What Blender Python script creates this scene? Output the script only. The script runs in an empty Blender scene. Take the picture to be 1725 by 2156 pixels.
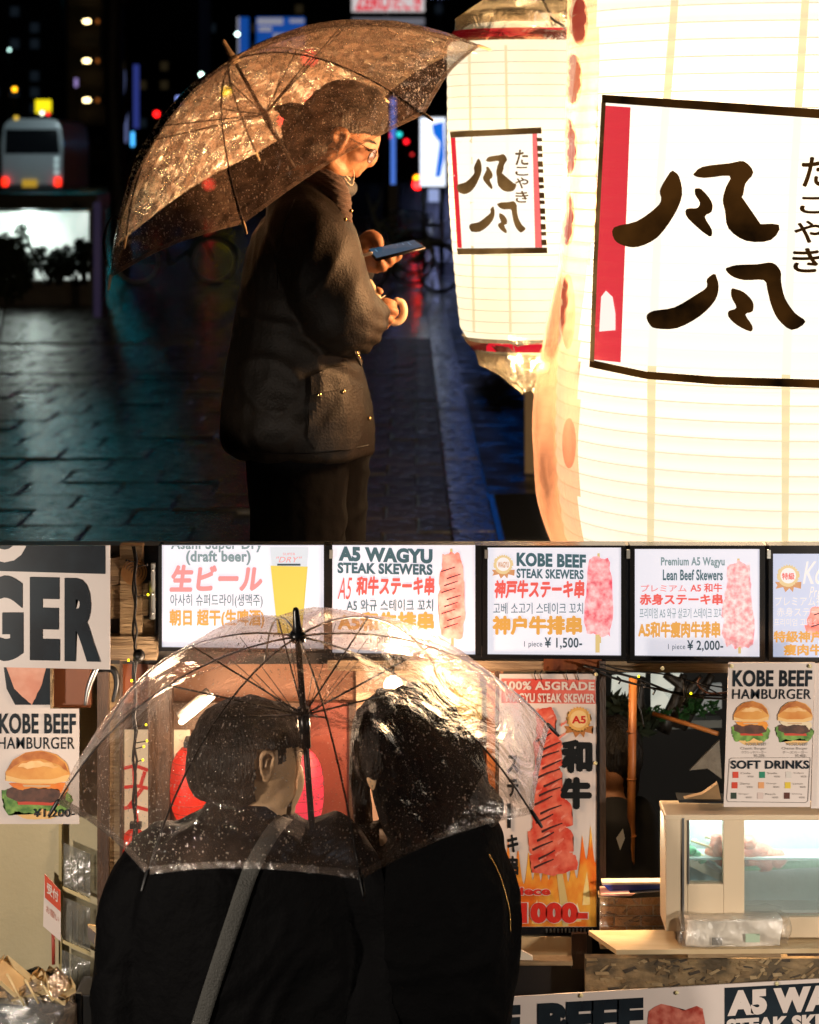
import bpy, bmesh, math, random
from mathutils import Vector, Matrix, noise
from mathutils.bvhtree import BVHTree
random.seed(7)
sc = bpy.context.scene
# ---------------------------------------------------------------- camera, sky, exposure
F, V0, H = 5000.0, 340.0, 1.71          # focal length, horizon row (of 2156) and eye height
cd = bpy.data.cameras.new('camera'); cam = bpy.data.objects.new('camera', cd)
sc.collection.objects.link(cam); sc.camera = cam
cam.location = (0, 0, H); cam.rotation_euler = (math.radians(90), 0, 0)
cd.sensor_width = 36; cd.sensor_fit = 'AUTO'; cd.lens = F/2156*36; cd.shift_y = -(1078-V0)/2156
cd.clip_start = .05; cd.clip_end = 2000
cd.dof.use_dof = True; cd.dof.focus_distance = 5.2; cd.dof.aperture_fstop = 6.0
w = bpy.data.worlds.new('World'); sc.world = w; w.use_nodes = True
nt = w.node_tree; bg = nt.nodes['Background']
sky = nt.nodes.new('ShaderNodeTexSky'); sky.sky_type = 'NISHITA'; sky.sun_disc = False
sky.sun_elevation = math.radians(-6); sky.sun_rotation = math.radians(200)
nt.links.new(sky.outputs[0], bg.inputs[0]); bg.inputs[1].default_value = .05
sun = bpy.data.lights.new('moon', 'SUN'); sun.energy = .012; sun.angle = .17; sun.color = (.75, .85, 1)
so = bpy.data.objects.new('moon', sun); sc.collection.objects.link(so)
so.rotation_euler = (math.radians(50), 0, math.radians(-20))
sc.view_settings.view_transform = 'Standard'; sc.view_settings.look = 'None'
sc.view_settings.exposure = 0; sc.view_settings.gamma = 1
sc.cycles.transparent_max_bounces = 24; sc.cycles.max_bounces = 8
sc.cycles.sample_clamp_indirect = 4

# ---------------------------------------------------------------- helpers
def P(u, v, d): return Vector(((u-862.5)/F*d, d, H-(v-V0)/F*d))
def mm(px, d): return px/F*d
def link(o, parent=None):
    sc.collection.objects.link(o)
    if parent: o.parent = parent
    return o
def tag(o, label=None, cat=None, group=None, kind=None):
    if label: o['label'] = label
    if cat: o['category'] = cat
    if group: o['group'] = group
    if kind: o['kind'] = kind
    return o
def empty(name, loc, label=None, cat=None, group=None):
    o = bpy.data.objects.new(name, None); link(o); o.location = loc; o.empty_display_size = .05
    return tag(o, label, cat, group)
def obj(name, me, mat, parent=None, smooth=False):
    if isinstance(me, bmesh.types.BMesh):
        b = me; me = bpy.data.meshes.new(name); b.normal_update(); b.to_mesh(me); b.free()
    if mat and not me.materials: me.materials.append(mat)
    if smooth: me.polygons.foreach_set('use_smooth', [True]*len(me.polygons))
    o = bpy.data.objects.new(name, me); link(o)
    if parent:
        o.parent = parent; o.matrix_parent_inverse = Matrix.Translation(parent_loc(parent)).inverted()
    return o
def parent_loc(p):
    return Vector(p.location) if p.parent is None else Vector((0, 0, 0))
def copy_tree(o, parent=None):
    c = o.copy(); sc.collection.objects.link(c); c.parent = parent
    for ch in list(o.children): copy_tree(ch, c)
    return c
def N(nt, t, **k):
    n = nt.nodes.new(t)
    for a, b in k.items(): setattr(n, a, b)
    return n
def mat(name, col=(.5,.5,.5), rough=.6, metal=0, col2=None, scale=20, bump=0, bscale=60, emit=0, ecol=None,
        spec=.5, sheen=0, stretch=(1,1,1), lo=.35, hi=.65, rough2=None, coat=0):
    m = bpy.data.materials.new(name); m.use_nodes = True; nt = m.node_tree
    b = nt.nodes['Principled BSDF']
    b.inputs['Base Color'].default_value = (*col, 1); b.inputs['Roughness'].default_value = rough
    b.inputs['Metallic'].default_value = metal; b.inputs['Specular IOR Level'].default_value = spec
    b.inputs['Sheen Weight'].default_value = sheen; b.inputs['Coat Weight'].default_value = coat
    tc = N(nt, 'ShaderNodeTexCoord'); mp = N(nt, 'ShaderNodeMapping'); mp.inputs['Scale'].default_value = stretch
    nt.links.new(tc.outputs['Object'], mp.inputs[0])
    ramp = None
    if col2 is not None or rough2 is not None:
        nz = N(nt, 'ShaderNodeTexNoise'); nz.inputs['Scale'].default_value = scale; nz.inputs['Detail'].default_value = 5
        nt.links.new(mp.outputs[0], nz.inputs[0])
        ramp = N(nt, 'ShaderNodeValToRGB'); ramp.color_ramp.elements[0].position = lo; ramp.color_ramp.elements[1].position = hi
        c2 = col2 if col2 is not None else col
        ramp.color_ramp.elements[0].color = (*col, 1); ramp.color_ramp.elements[1].color = (*c2, 1)
        nt.links.new(nz.outputs[0], ramp.inputs[0]); nt.links.new(ramp.outputs[0], b.inputs['Base Color'])
        if rough2 is not None:
            mr = N(nt, 'ShaderNodeMapRange'); mr.inputs[1].default_value = lo; mr.inputs[2].default_value = hi
            mr.inputs[3].default_value = rough; mr.inputs[4].default_value = rough2
            nt.links.new(nz.outputs[0], mr.inputs[0]); nt.links.new(mr.outputs[0], b.inputs['Roughness'])
    if bump:
        n2 = N(nt, 'ShaderNodeTexNoise'); n2.inputs['Scale'].default_value = bscale; n2.inputs['Detail'].default_value = 4
        nt.links.new(mp.outputs[0], n2.inputs[0])
        bp = N(nt, 'ShaderNodeBump'); bp.inputs['Strength'].default_value = bump; bp.inputs['Distance'].default_value = .01
        nt.links.new(n2.outputs[0], bp.inputs['Height']); nt.links.new(bp.outputs[0], b.inputs['Normal'])
    if emit:
        b.inputs['Emission Strength'].default_value = emit
        if ramp and ecol is None: nt.links.new(ramp.outputs[0], b.inputs['Emission Color'])
        else: b.inputs['Emission Color'].default_value = (*(ecol or col), 1)
    return m
def lin(r, g, b):
    f = lambda c: (c/255/12.92) if c/255 <= .04045 else ((c/255+.055)/1.055)**2.4
    return (f(r), f(g), f(b))
def glow(name, rgb, s=1, **k): c = lin(*rgb); return mat(name, tuple(x*.3 for x in c), emit=s, ecol=c, **k)

def quadbm(pts):
    b = bmesh.new(); b.faces.new([b.verts.new(p) for p in pts]); return b
def board(name, u0, v0, u1, v1, d, th, m, parent=None, slope=0, sl2=None, bev=0, skew=0):
    """box whose front face stands at depth d; slope = rise of the rows per column, th = thickness"""
    sl2 = slope if sl2 is None else sl2
    q = [(u0, v0), (u1, v0+slope*(u1-u0)), (u1+skew, v1+sl2*(u1-u0)), (u0+skew, v1)]
    return prism(name, q, d, th, m, parent, bev)
def prism_bm(q, d, th, b=None):
    b = b or bmesh.new()
    f = [b.verts.new(P(u, v, d)) for u, v in q]
    k = [b.verts.new(x.co+Vector((0, th, 0))) for x in f]
    n = len(q); b.faces.new(f); b.faces.new(k[::-1])
    for i in range(n): b.faces.new((f[i], k[i], k[(i+1) % n], f[(i+1) % n]))
    return b
def prism(name, q, d, th, m, parent=None, bev=0):
    b = prism_bm(q, d, th)
    bmesh.ops.recalc_face_normals(b, faces=b.faces)
    if bev: bmesh.ops.bevel(b, geom=b.edges[:], offset=bev, segments=2, affect='EDGES', profile=.6)
    return obj(name, b, m, parent)
def box_bm(x0, x1, y0, y1, z0, z1, b=None):
    b = b or bmesh.new()
    vs = [b.verts.new((x, y, z)) for x in (x0, x1) for y in (y0, y1) for z in (z0, z1)]
    for f in ((0,1,3,2),(4,6,7,5),(0,4,5,1),(2,3,7,6),(0,2,6,4),(1,5,7,3)): b.faces.new([vs[i] for i in f])
    return b
def box(name, x0, x1, y0, y1, z0, z1, m, parent=None, bev=0):
    b = box_bm(x0, x1, y0, y1, z0, z1)
    bmesh.ops.recalc_face_normals(b, faces=b.faces)
    if bev: bmesh.ops.bevel(b, geom=b.edges[:], offset=bev, segments=2, affect='EDGES', profile=.6)
    return obj(name, b, m, parent)
def loft(rings, b=None, cap=True):
    b = b or bmesh.new(); R = [[b.verts.new(p) for p in r] for r in rings]; n = len(rings[0])
    for a, c in zip(R, R[1:]):
        for i in range(n): b.faces.new((a[i], a[(i+1) % n], c[(i+1) % n], c[i]))
    if cap: b.faces.new(R[0][::-1]); b.faces.new(R[-1])
    return b
def catmull(pts, k=6):
    pts = [Vector(p) for p in pts]
    if len(pts) < 3: return pts
    q = [pts[0]*2-pts[1]]+pts+[pts[-1]*2-pts[-2]]; out = []
    for i in range(1, len(q)-2):
        for j in range(k):
            t = j/k; a, b_, c, e = q[i-1:i+3]
            out.append(.5*((2*b_)+(c-a)*t+(2*a-5*b_+4*c-e)*t*t+(3*b_-a-3*c+e)*t**3))
    return out+[pts[-1]]
def tube(path, rad, b=None, n=8, smooth=0, flat=None, rounded=False):
    """tube along a path; rad is one radius or one per point"""
    pts = [Vector(p) for p in path]
    rs = list(rad) if hasattr(rad, '__len__') else [rad]*len(pts)
    if smooth:
        k = smooth; cr = catmull([Vector((r, 0, 0)) for r in rs], k); pts = catmull(pts, k); rs = [c.x for c in cr]
    if rounded:
        d0 = (pts[0]-pts[1]).normalized(); d1 = (pts[-1]-pts[-2]).normalized()
        r0, r1 = rs[0], rs[-1]
        pts = [pts[0]+d0*r0*.95, pts[0]+d0*r0*.7]+pts+[pts[-1]+d1*r1*.7, pts[-1]+d1*r1*.95]
        rs = [r0*.3, r0*.75]+rs+[r1*.75, r1*.3]
    rings = []; up = None
    for i, p in enumerate(pts):
        t = (pts[min(i+1, len(pts)-1)]-pts[max(i-1, 0)]).normalized()
        if up is None: up = t.orthogonal().normalized() if flat is None else Vector(flat[0])
        up = (up-t*up.dot(t)).normalized(); s = t.cross(up)
        e = flat[1] if flat else 1
        rings.append([p+(up*math.cos(a)+s*math.sin(a)*e)*rs[i] for a in [2*math.pi*j/n for j in range(n)]])
    return loft(rings, b)
def tb(name, path, rad, m, parent=None, **k): return obj(name, tube(path, rad, **k), m, parent, smooth=True)
def ell(b, c, rx, ry, rz, rot=None, seg=20):
    M = Matrix.Translation(c) @ (rot or Matrix()) @ Matrix.Diagonal((rx, ry, rz, 1))
    bmesh.ops.create_uvsphere(b, u_segments=seg, v_segments=seg*2//3, radius=1, matrix=M)
def rings_bm(rows, d, b=None, n=28, e=2.3, dd=0):
    """horizontal superellipse rings: rows of (v, uL, uR, half_depth[, centre depth offset])"""
    b = b or bmesh.new(); R = []
    for r in rows:
        v, a0, a1, hd = r[:4]; dy = r[4] if len(r) > 4 else 0
        c = P((a0+a1)/2, v, d+dy); a = mm((a1-a0)/2, d+dy)
        ring = []
        for j in range(n):
            t = 2*math.pi*j/n; cs, sn = math.cos(t), math.sin(t)
            ring.append(c+Vector((a*abs(cs)**(2/e)*(1 if cs > 0 else -1), hd*abs(sn)**(2/e)*(1 if sn > 0 else -1), 0)))
        R.append(ring)
    if R[0][0].z > R[-1][0].z: R = [r[::-1] for r in R]
    return loft(R, b)
def solid(name, b, m, parent=None, voxel=.006, smooth=6, disp=None):
    """weld overlapping closed shapes into one continuous skin"""
    bmesh.ops.recalc_face_normals(b, faces=b.faces)
    me = bpy.data.meshes.new(name); b.to_mesh(me); b.free()
    t = bpy.data.objects.new('tmp', me); sc.collection.objects.link(t)
    r = t.modifiers.new('r', 'REMESH'); r.mode = 'VOXEL'; r.voxel_size = voxel
    if smooth: s = t.modifiers.new('s', 'SMOOTH'); s.iterations = smooth; s.factor = .5
    dg = bpy.context.evaluated_depsgraph_get()
    nm = bpy.data.meshes.new_from_object(t.evaluated_get(dg)); bpy.data.objects.remove(t)
    nm.name = name
    if disp:
        nm.update()
        co = [v.co.copy() for v in nm.vertices]; no = [v.normal.copy() for v in nm.vertices]
        for i, v in enumerate(nm.vertices): v.co = co[i]+no[i]*disp(co[i])
    nm.materials.clear()
    return obj(name, nm, m, parent, smooth=True)
def folds(amp, sx=9, sz=4, seed=0, fine=.3):
    def f(c):
        w = noise.noise(Vector((c.x*3+seed, c.y*3, c.z*3)))*1.2
        a = noise.noise(Vector((c.x*sx+w*1.5, c.y*sx, c.z*sz+w*3+seed)))
        r = 1-abs(a)*2.4
        return amp*(r if r > 0 else r*.3)+amp*fine*noise.noise(c*38)
    return f
# ---- lettering -------------------------------------------------------------
def text_mesh(s, bold=0, shear=0):
    cu = bpy.data.curves.new('t', 'FONT'); cu.body = s; cu.size = 1; cu.offset = bold; cu.shear = shear
    cu.space_character = 1.06 if max(map(ord, s)) < 0x2E80 and len(s) > 4 else 1
    cu.resolution_u = 4; cu.fill_mode = 'FRONT'
    o = bpy.data.objects.new('t', cu); sc.collection.objects.link(o)
    dg = bpy.context.evaluated_depsgraph_get(); dg.update()
    me = bpy.data.meshes.new_from_object(o.evaluated_get(dg)); bpy.data.objects.remove(o); me.materials.clear()
    return me
def txt(s, u0, v0, u1, v1, d, m, parent, bold=.02, slope=0, shear=0, clip=None, name='lettering', sk=0):
    cjk = max(map(ord, s)) > 0x2E80
    me = text_mesh(s, 0 if cjk else bold, shear)
    if cjk and bold > .012:      # heavy strokes: several shifted copies, a hair apart in depth
        b = bmesh.new(); k = bold*.8
        for i, (dx, dy) in enumerate(((0,0),(k,0),(-k,0),(0,k),(0,-k),(k*.7,k*.7),(-k*.7,-k*.7),(k*.7,-k*.7),(-k*.7,k*.7))):
            n0 = len(b.verts); b.from_mesh(me); b.verts.ensure_lookup_table()
            for v in b.verts[n0:]: v.co += Vector((dx, dy, i))
        b.to_mesh(me); b.free()
    vs = me.vertices
    if not len(vs): return
    xs = [v.co.x for v in vs]; ys = [v.co.y for v in vs]
    x0, x1, y0, y1 = min(xs), max(xs), min(ys), max(ys)
    for v in vs:
        a = (v.co.x-x0)/(x1-x0+1e-9); c = (y1-v.co.y)/(y1-y0+1e-9)
        u = u0+a*(u1-u0)+sk*c
        v.co = P(u, v0+c*(v1-v0)+slope*(u-u0), d)-Vector((0, v.co.z*.00006, 0))
    if clip is not None:
        b = bmesh.new(); b.from_mesh(me)
        z = P(0, clip, d).z
        bmesh.ops.bisect_plane(b, geom=b.verts[:]+b.edges[:]+b.faces[:], plane_co=(0, 0, z), plane_no=(0, 0, 1), clear_outer=True)
        b.to_mesh(me); b.free()
    return obj(name, me, m, parent)
def print_poly(name, q, d, m, parent, round_=False, k=5):
    if round_:
        q = [(p.x, p.y) for p in catmull([(a, c, 0) for a, c in q+[q[0]]], k)][:-1]
    b = bmesh.new(); b.faces.new([b.verts.new(P(u, v, d)) for u, v in q])
    bmesh.ops.triangulate(b, faces=b.faces)
    return obj(name, b, m, parent)
def wob(q, amp, seed=0, sub=3):
    out = []
    for i in range(len(q)):
        a, c = Vector(q[i]), Vector(q[(i+1) % len(q)])
        for j in range(sub):
            p = a.lerp(c, j/sub); s = noise.noise_vector(Vector((p.x*.21+seed, p.y*.21, seed*1.7)))
            out.append((p.x+s.x*amp, p.y+s.y*amp))
    return out

# ---------------------------------------------------------------- materials
black = mat('black_paint', (.006,.006,.007), .45)
blackgloss = mat('black_plastic', (.008,.008,.009), .25)
print_black = mat('print_black', (.012,.016,.022), .22, col2=(.02,.03,.04), scale=9, coat=.3)
print_white = mat('print_white', (.72,.64,.60), .35, col2=(.66,.58,.54), scale=4, coat=.2)
wood = mat('pale_timber', (.34,.24,.13), .7, col2=(.20,.125,.06), scale=14, stretch=(1,1,7), bump=.5, bscale=30)
woodh = mat('pale_timber_rail', (.30,.21,.12), .7, col2=(.14,.09,.05), scale=12, stretch=(.6,1,9), bump=.5, bscale=30)
darkwood = mat('dark_stained_timber', (.035,.018,.010), .5, col2=(.07,.035,.018), scale=12, stretch=(6,6,1), bump=.3)
ply = mat('pale_plywood', (.55,.42,.25), .5, col2=(.47,.34,.18), scale=10, stretch=(1,3,1), bump=.1)
cream = mat('cream_painted_metal', (.66,.54,.38), .4, col2=(.60,.48,.33), scale=3)
steel = mat('steel', (.45,.45,.45), .35, 1)
skin = mat('skin', (.25,.11,.05), .55, col2=(.31,.145,.07), scale=30, bump=.2, bscale=260)
hairm = mat('black_hair', (.004,.0035,.003), .45, col2=(.012,.009,.007), scale=150, stretch=(1,1,.18), bump=1, bscale=220, spec=.35)

# ================================================================ UPPER STREET (raised pavement behind the stall)
wet = dict(rough=.07, rough2=.26, spec=.42)
road_m = mat('wet_asphalt', (.020,.022,.024), col2=(.030,.030,.030), scale=3, bump=.25, bscale=18, **wet)
b = bmesh.new()
def sheet(b, x0, x1, y0, y1, z):
    b.faces.new([b.verts.new(p) for p in ((x0,y0,z),(x1,y0,z),(x1,y1,z),(x0,y1,z))])
sheet(b, -400, .16, 5.56, 600, -.012); sheet(b, .16, 400, 8.2, 600, -.012)
tag(obj('road', b, road_m), kind='structure')
b = bmesh.new(); sheet(b, -60, 60, -20, 5.5, -1.13); 
tag(obj('lower_ground', b, road_m), kind='structure')
# face of the raised street (retaining wall) and alcove for the stall
rw = mat('dark_concrete', (.03,.028,.025), .8, col2=(.05,.045,.04), scale=6, bump=.3)
b = box_bm(-60, .15, 5.545, 5.60, -1.13, -.013); box_bm(.15, .19, 5.545, 8.24, -1.13, -.013, b); box_bm(.19, 60, 8.2, 8.24, -1.13, -.013, b)
o = obj('retaining_wall', b, rw); tag(o, kind='structure')
# pavers: every slab one piece
pave = tag(empty('pavement', (0, 6, 0)), kind='structure')
pm = [mat('wet_paver_%d' % i, c, bump=.35, bscale=110, col2=tuple(x*1.5 for x in c), scale=10, **wet)
      for i, c in enumerate([(.014,.014,.013), (.020,.019,.017), (.009,.010,.010)])]
pmr = [mat('wet_brick_%d' % i, c, bump=.5, bscale=45, col2=tuple(x*1.5 for x in c), scale=12, rough=.2, rough2=.5, spec=.4)
      for i, c in enumerate([(.045,.045,.055), (.06,.055,.062), (.034,.036,.045)])]
def paver_mesh(wd, ln, m, t=.04):
    b = box_bm(-wd/2, wd/2, -ln/2, ln/2, -t, 0)
    bmesh.ops.bevel(b, geom=[e for e in b.edges if all(v.co.z > -.01 for v in e.verts)], offset=.008, segments=1, affect='EDGES')
    me = bpy.data.meshes.new('paver'); b.normal_update(); b.to_mesh(me); b.free(); me.materials.append(m); return me
sl = [paver_mesh(.488, .488, m) for m in pm]; br = [paver_mesh(.312, .390, m) for m in pmr]; hb = [paver_mesh(.152, .390, m) for m in pmr]
npv = 0
def pave_row(x0, x1, px, y, py, meshes, name, off):
    global npv
    x = x0+off
    while x <= x1+1e-6:
        o = bpy.data.objects.new(name, random.choice(meshes)); link(o, pave)
        o.location = (x, y-6, .004+random.uniform(-.004, .005)); npv += 1
        o.rotation_euler = (random.uniform(-.014, .014), random.uniform(-.010, .010), random.uniform(-.004, .004)); x += px
rb = random.Random(3)
for r in range(24):
    y = 10.4+r*.5; wv = .1+y/F*880
    pave_row(-min(wv, 3.2)-.5, -.62, .5, y, .5, sl, 'paving_slab', (r % 2)*.25+.02)
for r in range(32):
    pave_row(-.44, .06, .32, 10.35+r*.4, .4, br, 'paving_brick', (r % 2)*.16)
    pave_row(-.52 if r % 2 else .116, -.5 if r % 2 else .12, .32, 10.35+r*.4, .4, hb, 'paving_brick', 0)
b = bmesh.new()
for r in range(48):      # the slabs farther on
    y = 22.4+r*.5
    for c in range(24): box_bm(-13+c*.5+.01+(r%2)*.25, -12.52+c*.5+(r%2)*.25, y, y+.48, -.03, .003+rb.uniform(-.003,.003), b)
tag(obj('paving_far', b, pm[0], pave), kind='stuff')
# smooth kerb gutter
gut = mat('wet_kerbstone', (.035,.036,.045), rough=.10, rough2=.35, col2=(.05,.05,.06), scale=14, bump=.35, bscale=22, spec=.6)
kb = tag(empty('kerb', (.2, 10, 0)), kind='structure')
for i in range(24):
    y = 10+i*.9
    box('kerb_stone', .195, .395, y, y+.888, -.05, .012+rb.uniform(-.004,.004), gut, kb, bev=.006)
    # rain gutter plate
b = bmesh.new(); sheet(b, .41, 3.4, 9, 40, .0); tag(obj('ground', b, mat('dark_wet_ground', (.012,.012,.013), bump=.5, bscale=12, col2=(.02,.02,.02), scale=4, rough=.2, rough2=.5)), kind='structure')
# ribbed wet drain covers at the lower right
dr = mat('wet_drain_plate', (.02,.022,.028), .14, .3, bump=.1)
for k, (x, y) in enumerate(((.34+.09, 10.7),)):
    g = empty('drain_cover', (x+.25, y+.6, 0), 'wet ribbed drain cover set in the dark ground beside the kerb', 'drain cover')
    box('frame', x-.03, x+.50, y-.03, y+1.45, .001, .006, dr, g)
    for i in range(22):
        b = tube([(x, y+.03+i*.065, .006), (x+.47, y+.05+i*.065, .006)], .012, n=6); obj('bar', b, dr, g, smooth=True)

# ---- distant buildings
bw = mat('dark_facade', (.045,.030,.018), .9, col2=(.02,.015,.012), scale=.5)
bw2 = mat('night_facade', (.010,.011,.013), .8, col2=(.02,.02,.02), scale=.4)
warm = glow('warm_lamp', (255,225,160), 9); dimwin = glow('dim_window', (70,60,40), .25); dimb = glow('dim_blue_window', (40,50,60), .25)
def building(u0, u1, v0, d, dep, m, label, name='apartment_building'):
    e = empty(name, P((u0+u1)/2, V0+H*F/d, d), label, 'building')
    x0, x1 = P(u0,0,d).x, P(u1,0,d).x; z1 = P(0,v0,d).z
    box('wall', x0, x1, d, d+dep, -.01, z1, m, e)
    return e
e = building(-60, 138, -260, 175, 12, bw2, 'dark building at the far left behind the yellow sign')
rr = random.Random(11)
for i in range(4):
    for j in range(9):
        u = -20+i*42; v = -20+j*34
        board('window', u, v, u+18, v+20, 174.9, .3, dimb if rr.random() < .3 else bw, e)
e = building(141, 228, -260, 168, 9, bw, 'brown stair tower with a lamp glowing on each landing')
for k in range(-2, 5):
    v = 45+83*k
    board('balcony', 143, v+22, 226, v+52, 167, 1.0, bw, e)
    board('stair_window', 168, v+60-83+10, 190, v+92-83, 167.6, .3, bw2, e)
    board('stair_window', 200, v+60-83+10, 214, v+92-83, 167.6, .3, bw2, e)
    if k < 3:
        bb = bmesh.new(); ell(bb, P(183, v, 166), .28, .1, .14, seg=10); obj('lamp', bb, warm, e)
        bb = bmesh.new(); ell(bb, P(206, v, 166), .10, .1, .14, seg=8); obj('lamp', bb, glow('amber_lamp%d' % k, (200,110,40), .6), e)
for (u0,u1,v0,d,lab) in ((232,420,-260,190,'black tower block behind the thin lit signs'), (424,760,-260,210,'black office block behind the blue signboards'),
                         (764,1300,-260,230,'black building behind the small lantern')):
    e = building(u0,u1,v0,d,12,bw2,lab)
    for i in range(int((u1-u0)/48)):
        for j in range(8):
            if rr.random() < .35:
                u = u0+14+i*46; v = -30+j*40
                board('window', u, v, u+16, v+18, d-.1, .3, rr.choice((dimwin, dimb, bw)), e)
# ---- tree trunk at the left
bark = mat('wet_bark', (.012,.010,.008), .5, col2=(.03,.025,.02), scale=10, stretch=(3,3,.6), bump=1, bscale=16)
e = empty('street_tree', P(252, 560, 42), 'black bare street tree left of the raised umbrella', 'tree')
tb('trunk', [P(258,560,42),P(250,430,42),P(243,300,42),P(236,150,42),P(240,0,42),P(232,-120,42)], [.2,.17,.16,.15,.15,.12], bark, e, smooth=4, n=12)
for pts in ([(243,300),(262,240),(270,170),(262,60)], [(238,160),(215,90),(222,20),(200,-60)], [(250,420),(270,360),(280,330)], [(240,30),(290,-30),(330,-80)]):
    tb('branch', [P(u,v,42+.2*i) for i,(u,v) in enumerate(pts)], [.07,.055,.045,.03][:len(pts)], bark, e, smooth=3, n=7)
# ---- vertical lit signs, dots and far lamps
def lit(name, label, cat, u0, v0, u1, v1, d, rgb, s=1, group=None):
    e = empty(name, P((u0+u1)/2, v1, d), label, cat, group)
    board('face', u0, v0, u1, v1, d, mm(2,d), glow(name+'_glow', rgb, s), e)
    board('casing', u0-1, v0-1, u1+1, v1+1, d+mm(2.05,d), mm(4,d), black, e)
    tb('post', [P((u0+u1)/2, v1, d+mm(4,d)), Vector((P((u0+u1)/2,v1,d).x, d+mm(4,d), 0))], mm(1,d), black, e, n=6)
    return e
lit('shop_sign', 'thin white vertical shop sign left of the tree fork', 'sign', 263, 148, 269, 300, 90, (95,105,150), .8)
lit('shop_sign', 'thin blue vertical shop sign with a red patch', 'sign', 281, 136, 293, 270, 88, (50,62,140), .7)
lit('shop_sign', 'small bright cyan sign low beside the tree', 'sign', 276, 278, 283, 308, 80, (70,170,240), 2.2)
lit('shop_sign', 'bluish white sign touching the edge of the raised umbrella', 'sign', 371, 203, 386, 222, 80, (150,170,255), 1.6)
lit('shop_sign', 'small lilac sign left of the brown stair tower', 'sign', 157, 165, 164, 183, 90, (150,130,190), 1)
e = lit('shop_sign', 'glowing yellow square sign above the white bus', 'sign', 75, 210, 108, 238, 85, (225,205,20), 1.6)
e = empty('billboard', P(570, 110, 95), 'blue and white parking signboard behind the umbrella top', 'billboard')
bl = glow('billboard_blue', (20,75,160), .8); wh = glow('billboard_white', (170,170,185), .6)
board('panel', 505, 36, 524, 122, 95, .1, bl, e); board('panel', 540, 36, 642, 110, 95, .1, bl, e); board('panel', 500, 36, 504, 122, 95, .1, wh, e)
for (a,c,f,g_) in ((542,38,596,52),(545,56,572,66),(576,70,606,80),(610,40,640,48),(600,86,636,94)): board('stripe', a, c, f, g_, 94.9, .05, wh, e)
tb('post', [P(570,110,95.3), Vector((P(570,0,95.3).x, 95.3, 0))], .12, black, e)
e = empty('billboard', P(815, 26, 70), 'white billboard with red lettering at the top edge', 'billboard')
board('panel', 741, -40, 894, 24, 70, .2, glow('bill_w', (215,205,205), .9), e)
redl = glow('bill_red', (220,40,60), 1)
txt('ZERO', 748, -14, 822, 22, 69.98, redl, e, .04); txt('たこき', 826, -14, 888, 22, 69.98, redl, e, .05)
board('light_bar', 741, 38, 894, 52, 70, .2, glow('bill_bar', (120,120,130), .7), e)
tb('post', [P(815,26,70.4), Vector((P(815,0,70.4).x, 70.4, 0))], .1, black, e)
def dot(label, u, v, r, rgb, s, d=75, name='far_lamp', group=None):
    e = empty(name, (P(u,v,d).x, d, 0), label, 'lamp', group)
    b = bmesh.new(); ell(b, P(u,v,d), mm(r,d), mm(r,d), mm(r,d), seg=12); obj('bulb', b, glow(name+'_glow', rgb, s), e, smooth=True)
    b = bmesh.new(); box_bm(P(u-r*1.3,0,d).x, P(u+r*1.3,0,d).x, d+mm(r,d)*.5, d+mm(r,d)*1.6, P(0,v+r*1.3,d).z, P(0,v-r*1.3,d).z, b); obj('housing', b, black, e)
    tb('post', [P(u,v+r,d+mm(r,d)*1.4), Vector((P(u,v,d).x, d+mm(r,d)*1.4, 0))], mm(.8,d), black, e, n=6)
dot('pale greenish lamp high at the left edge', 20, 105, 3, (170,215,205), 5)
dot('round white lamp left of the blue signboard', 500, 72, 4, (210,245,235), 9)
dot('round white lamp above the umbrella slope', 424, 157, 4, (200,240,225), 9)
dot('amber lamp at the left edge beside the yellow sign', 31, 188, 5, (235,160,20), 5)
dot('red signal lamp left of the umbrella slope', 330, 240, 6, (235,20,20), 6)
dot('small white lamp over the bus roof', 89, 238, 4, (230,235,200), 5)
dot('small red lamp over the bus roof', 101, 239, 4, (220,30,30), 4)
dot('yellow lamp seen through the umbrella crown', 476, 193, 9, (255,225,20), 8)
dot('red lamp seen through the umbrella left of the cap', 603, 255, 17, (230,30,40), 7)
dot('red lamp seen through the umbrella above the cap', 652, 122, 17, (225,40,55), 5)
dot('second red lamp seen through the umbrella above the cap brim', 655, 205, 15, (225,40,45), 5)
dot('blurred red lamp seen through the lower umbrella panel', 440, 388, 12, (200,50,40), 2.5)
dot('white lamp seen through the umbrella left of the neck', 585, 285, 5, (190,200,190), 2)
dot('red signal lamp nearest the glasses', 818, 286, 7, (230,20,20), 5)
dot('teal signal lamp right of the glasses', 841, 283, 5, (30,160,160), 4)
dot('small red lamp right of the teal signal', 856, 298, 5, (225,20,30), 4)
dot('small red lamp below the teal signal', 868, 325, 3, (200,40,40), 2)
dot('tiny white lamp below the red signal', 812, 324, 3, (120,150,150), 2)
dot('amber and red lamp above the parked bicycles', 880, 378, 9, (255,150,20), 8, 57)
dot('red tail lamp above the parked bicycles', 879, 389, 9, (240,20,20), 22, 56)
dot('white lamp at the foot of the bright sign', 907, 408, 5, (215,225,245), 5)
dot('amber lamp beside the chin', 705, 402, 6, (190,130,20), .8)
e = empty('light_column', P(828, 430, 40), 'tall pale blue light column behind the glasses', 'light column')
board('column', 823, 205, 833, 388, 40, .08, glow('column_glow', (80,125,225), .9), e); board('base', 818, 388, 838, 560, 40, .1, black, e)
e = empty('lit_advert', P(910, 430, 36), 'bright white advert panel with a blue figure beside the small lantern', 'advert')
board('panel', 885, 248, 938, 392, 36, .1, glow('advert_white', (235,242,255), 1.5), e)
board('casing', 882, 244, 941, 396, 36.12, .12, black, e)
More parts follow.
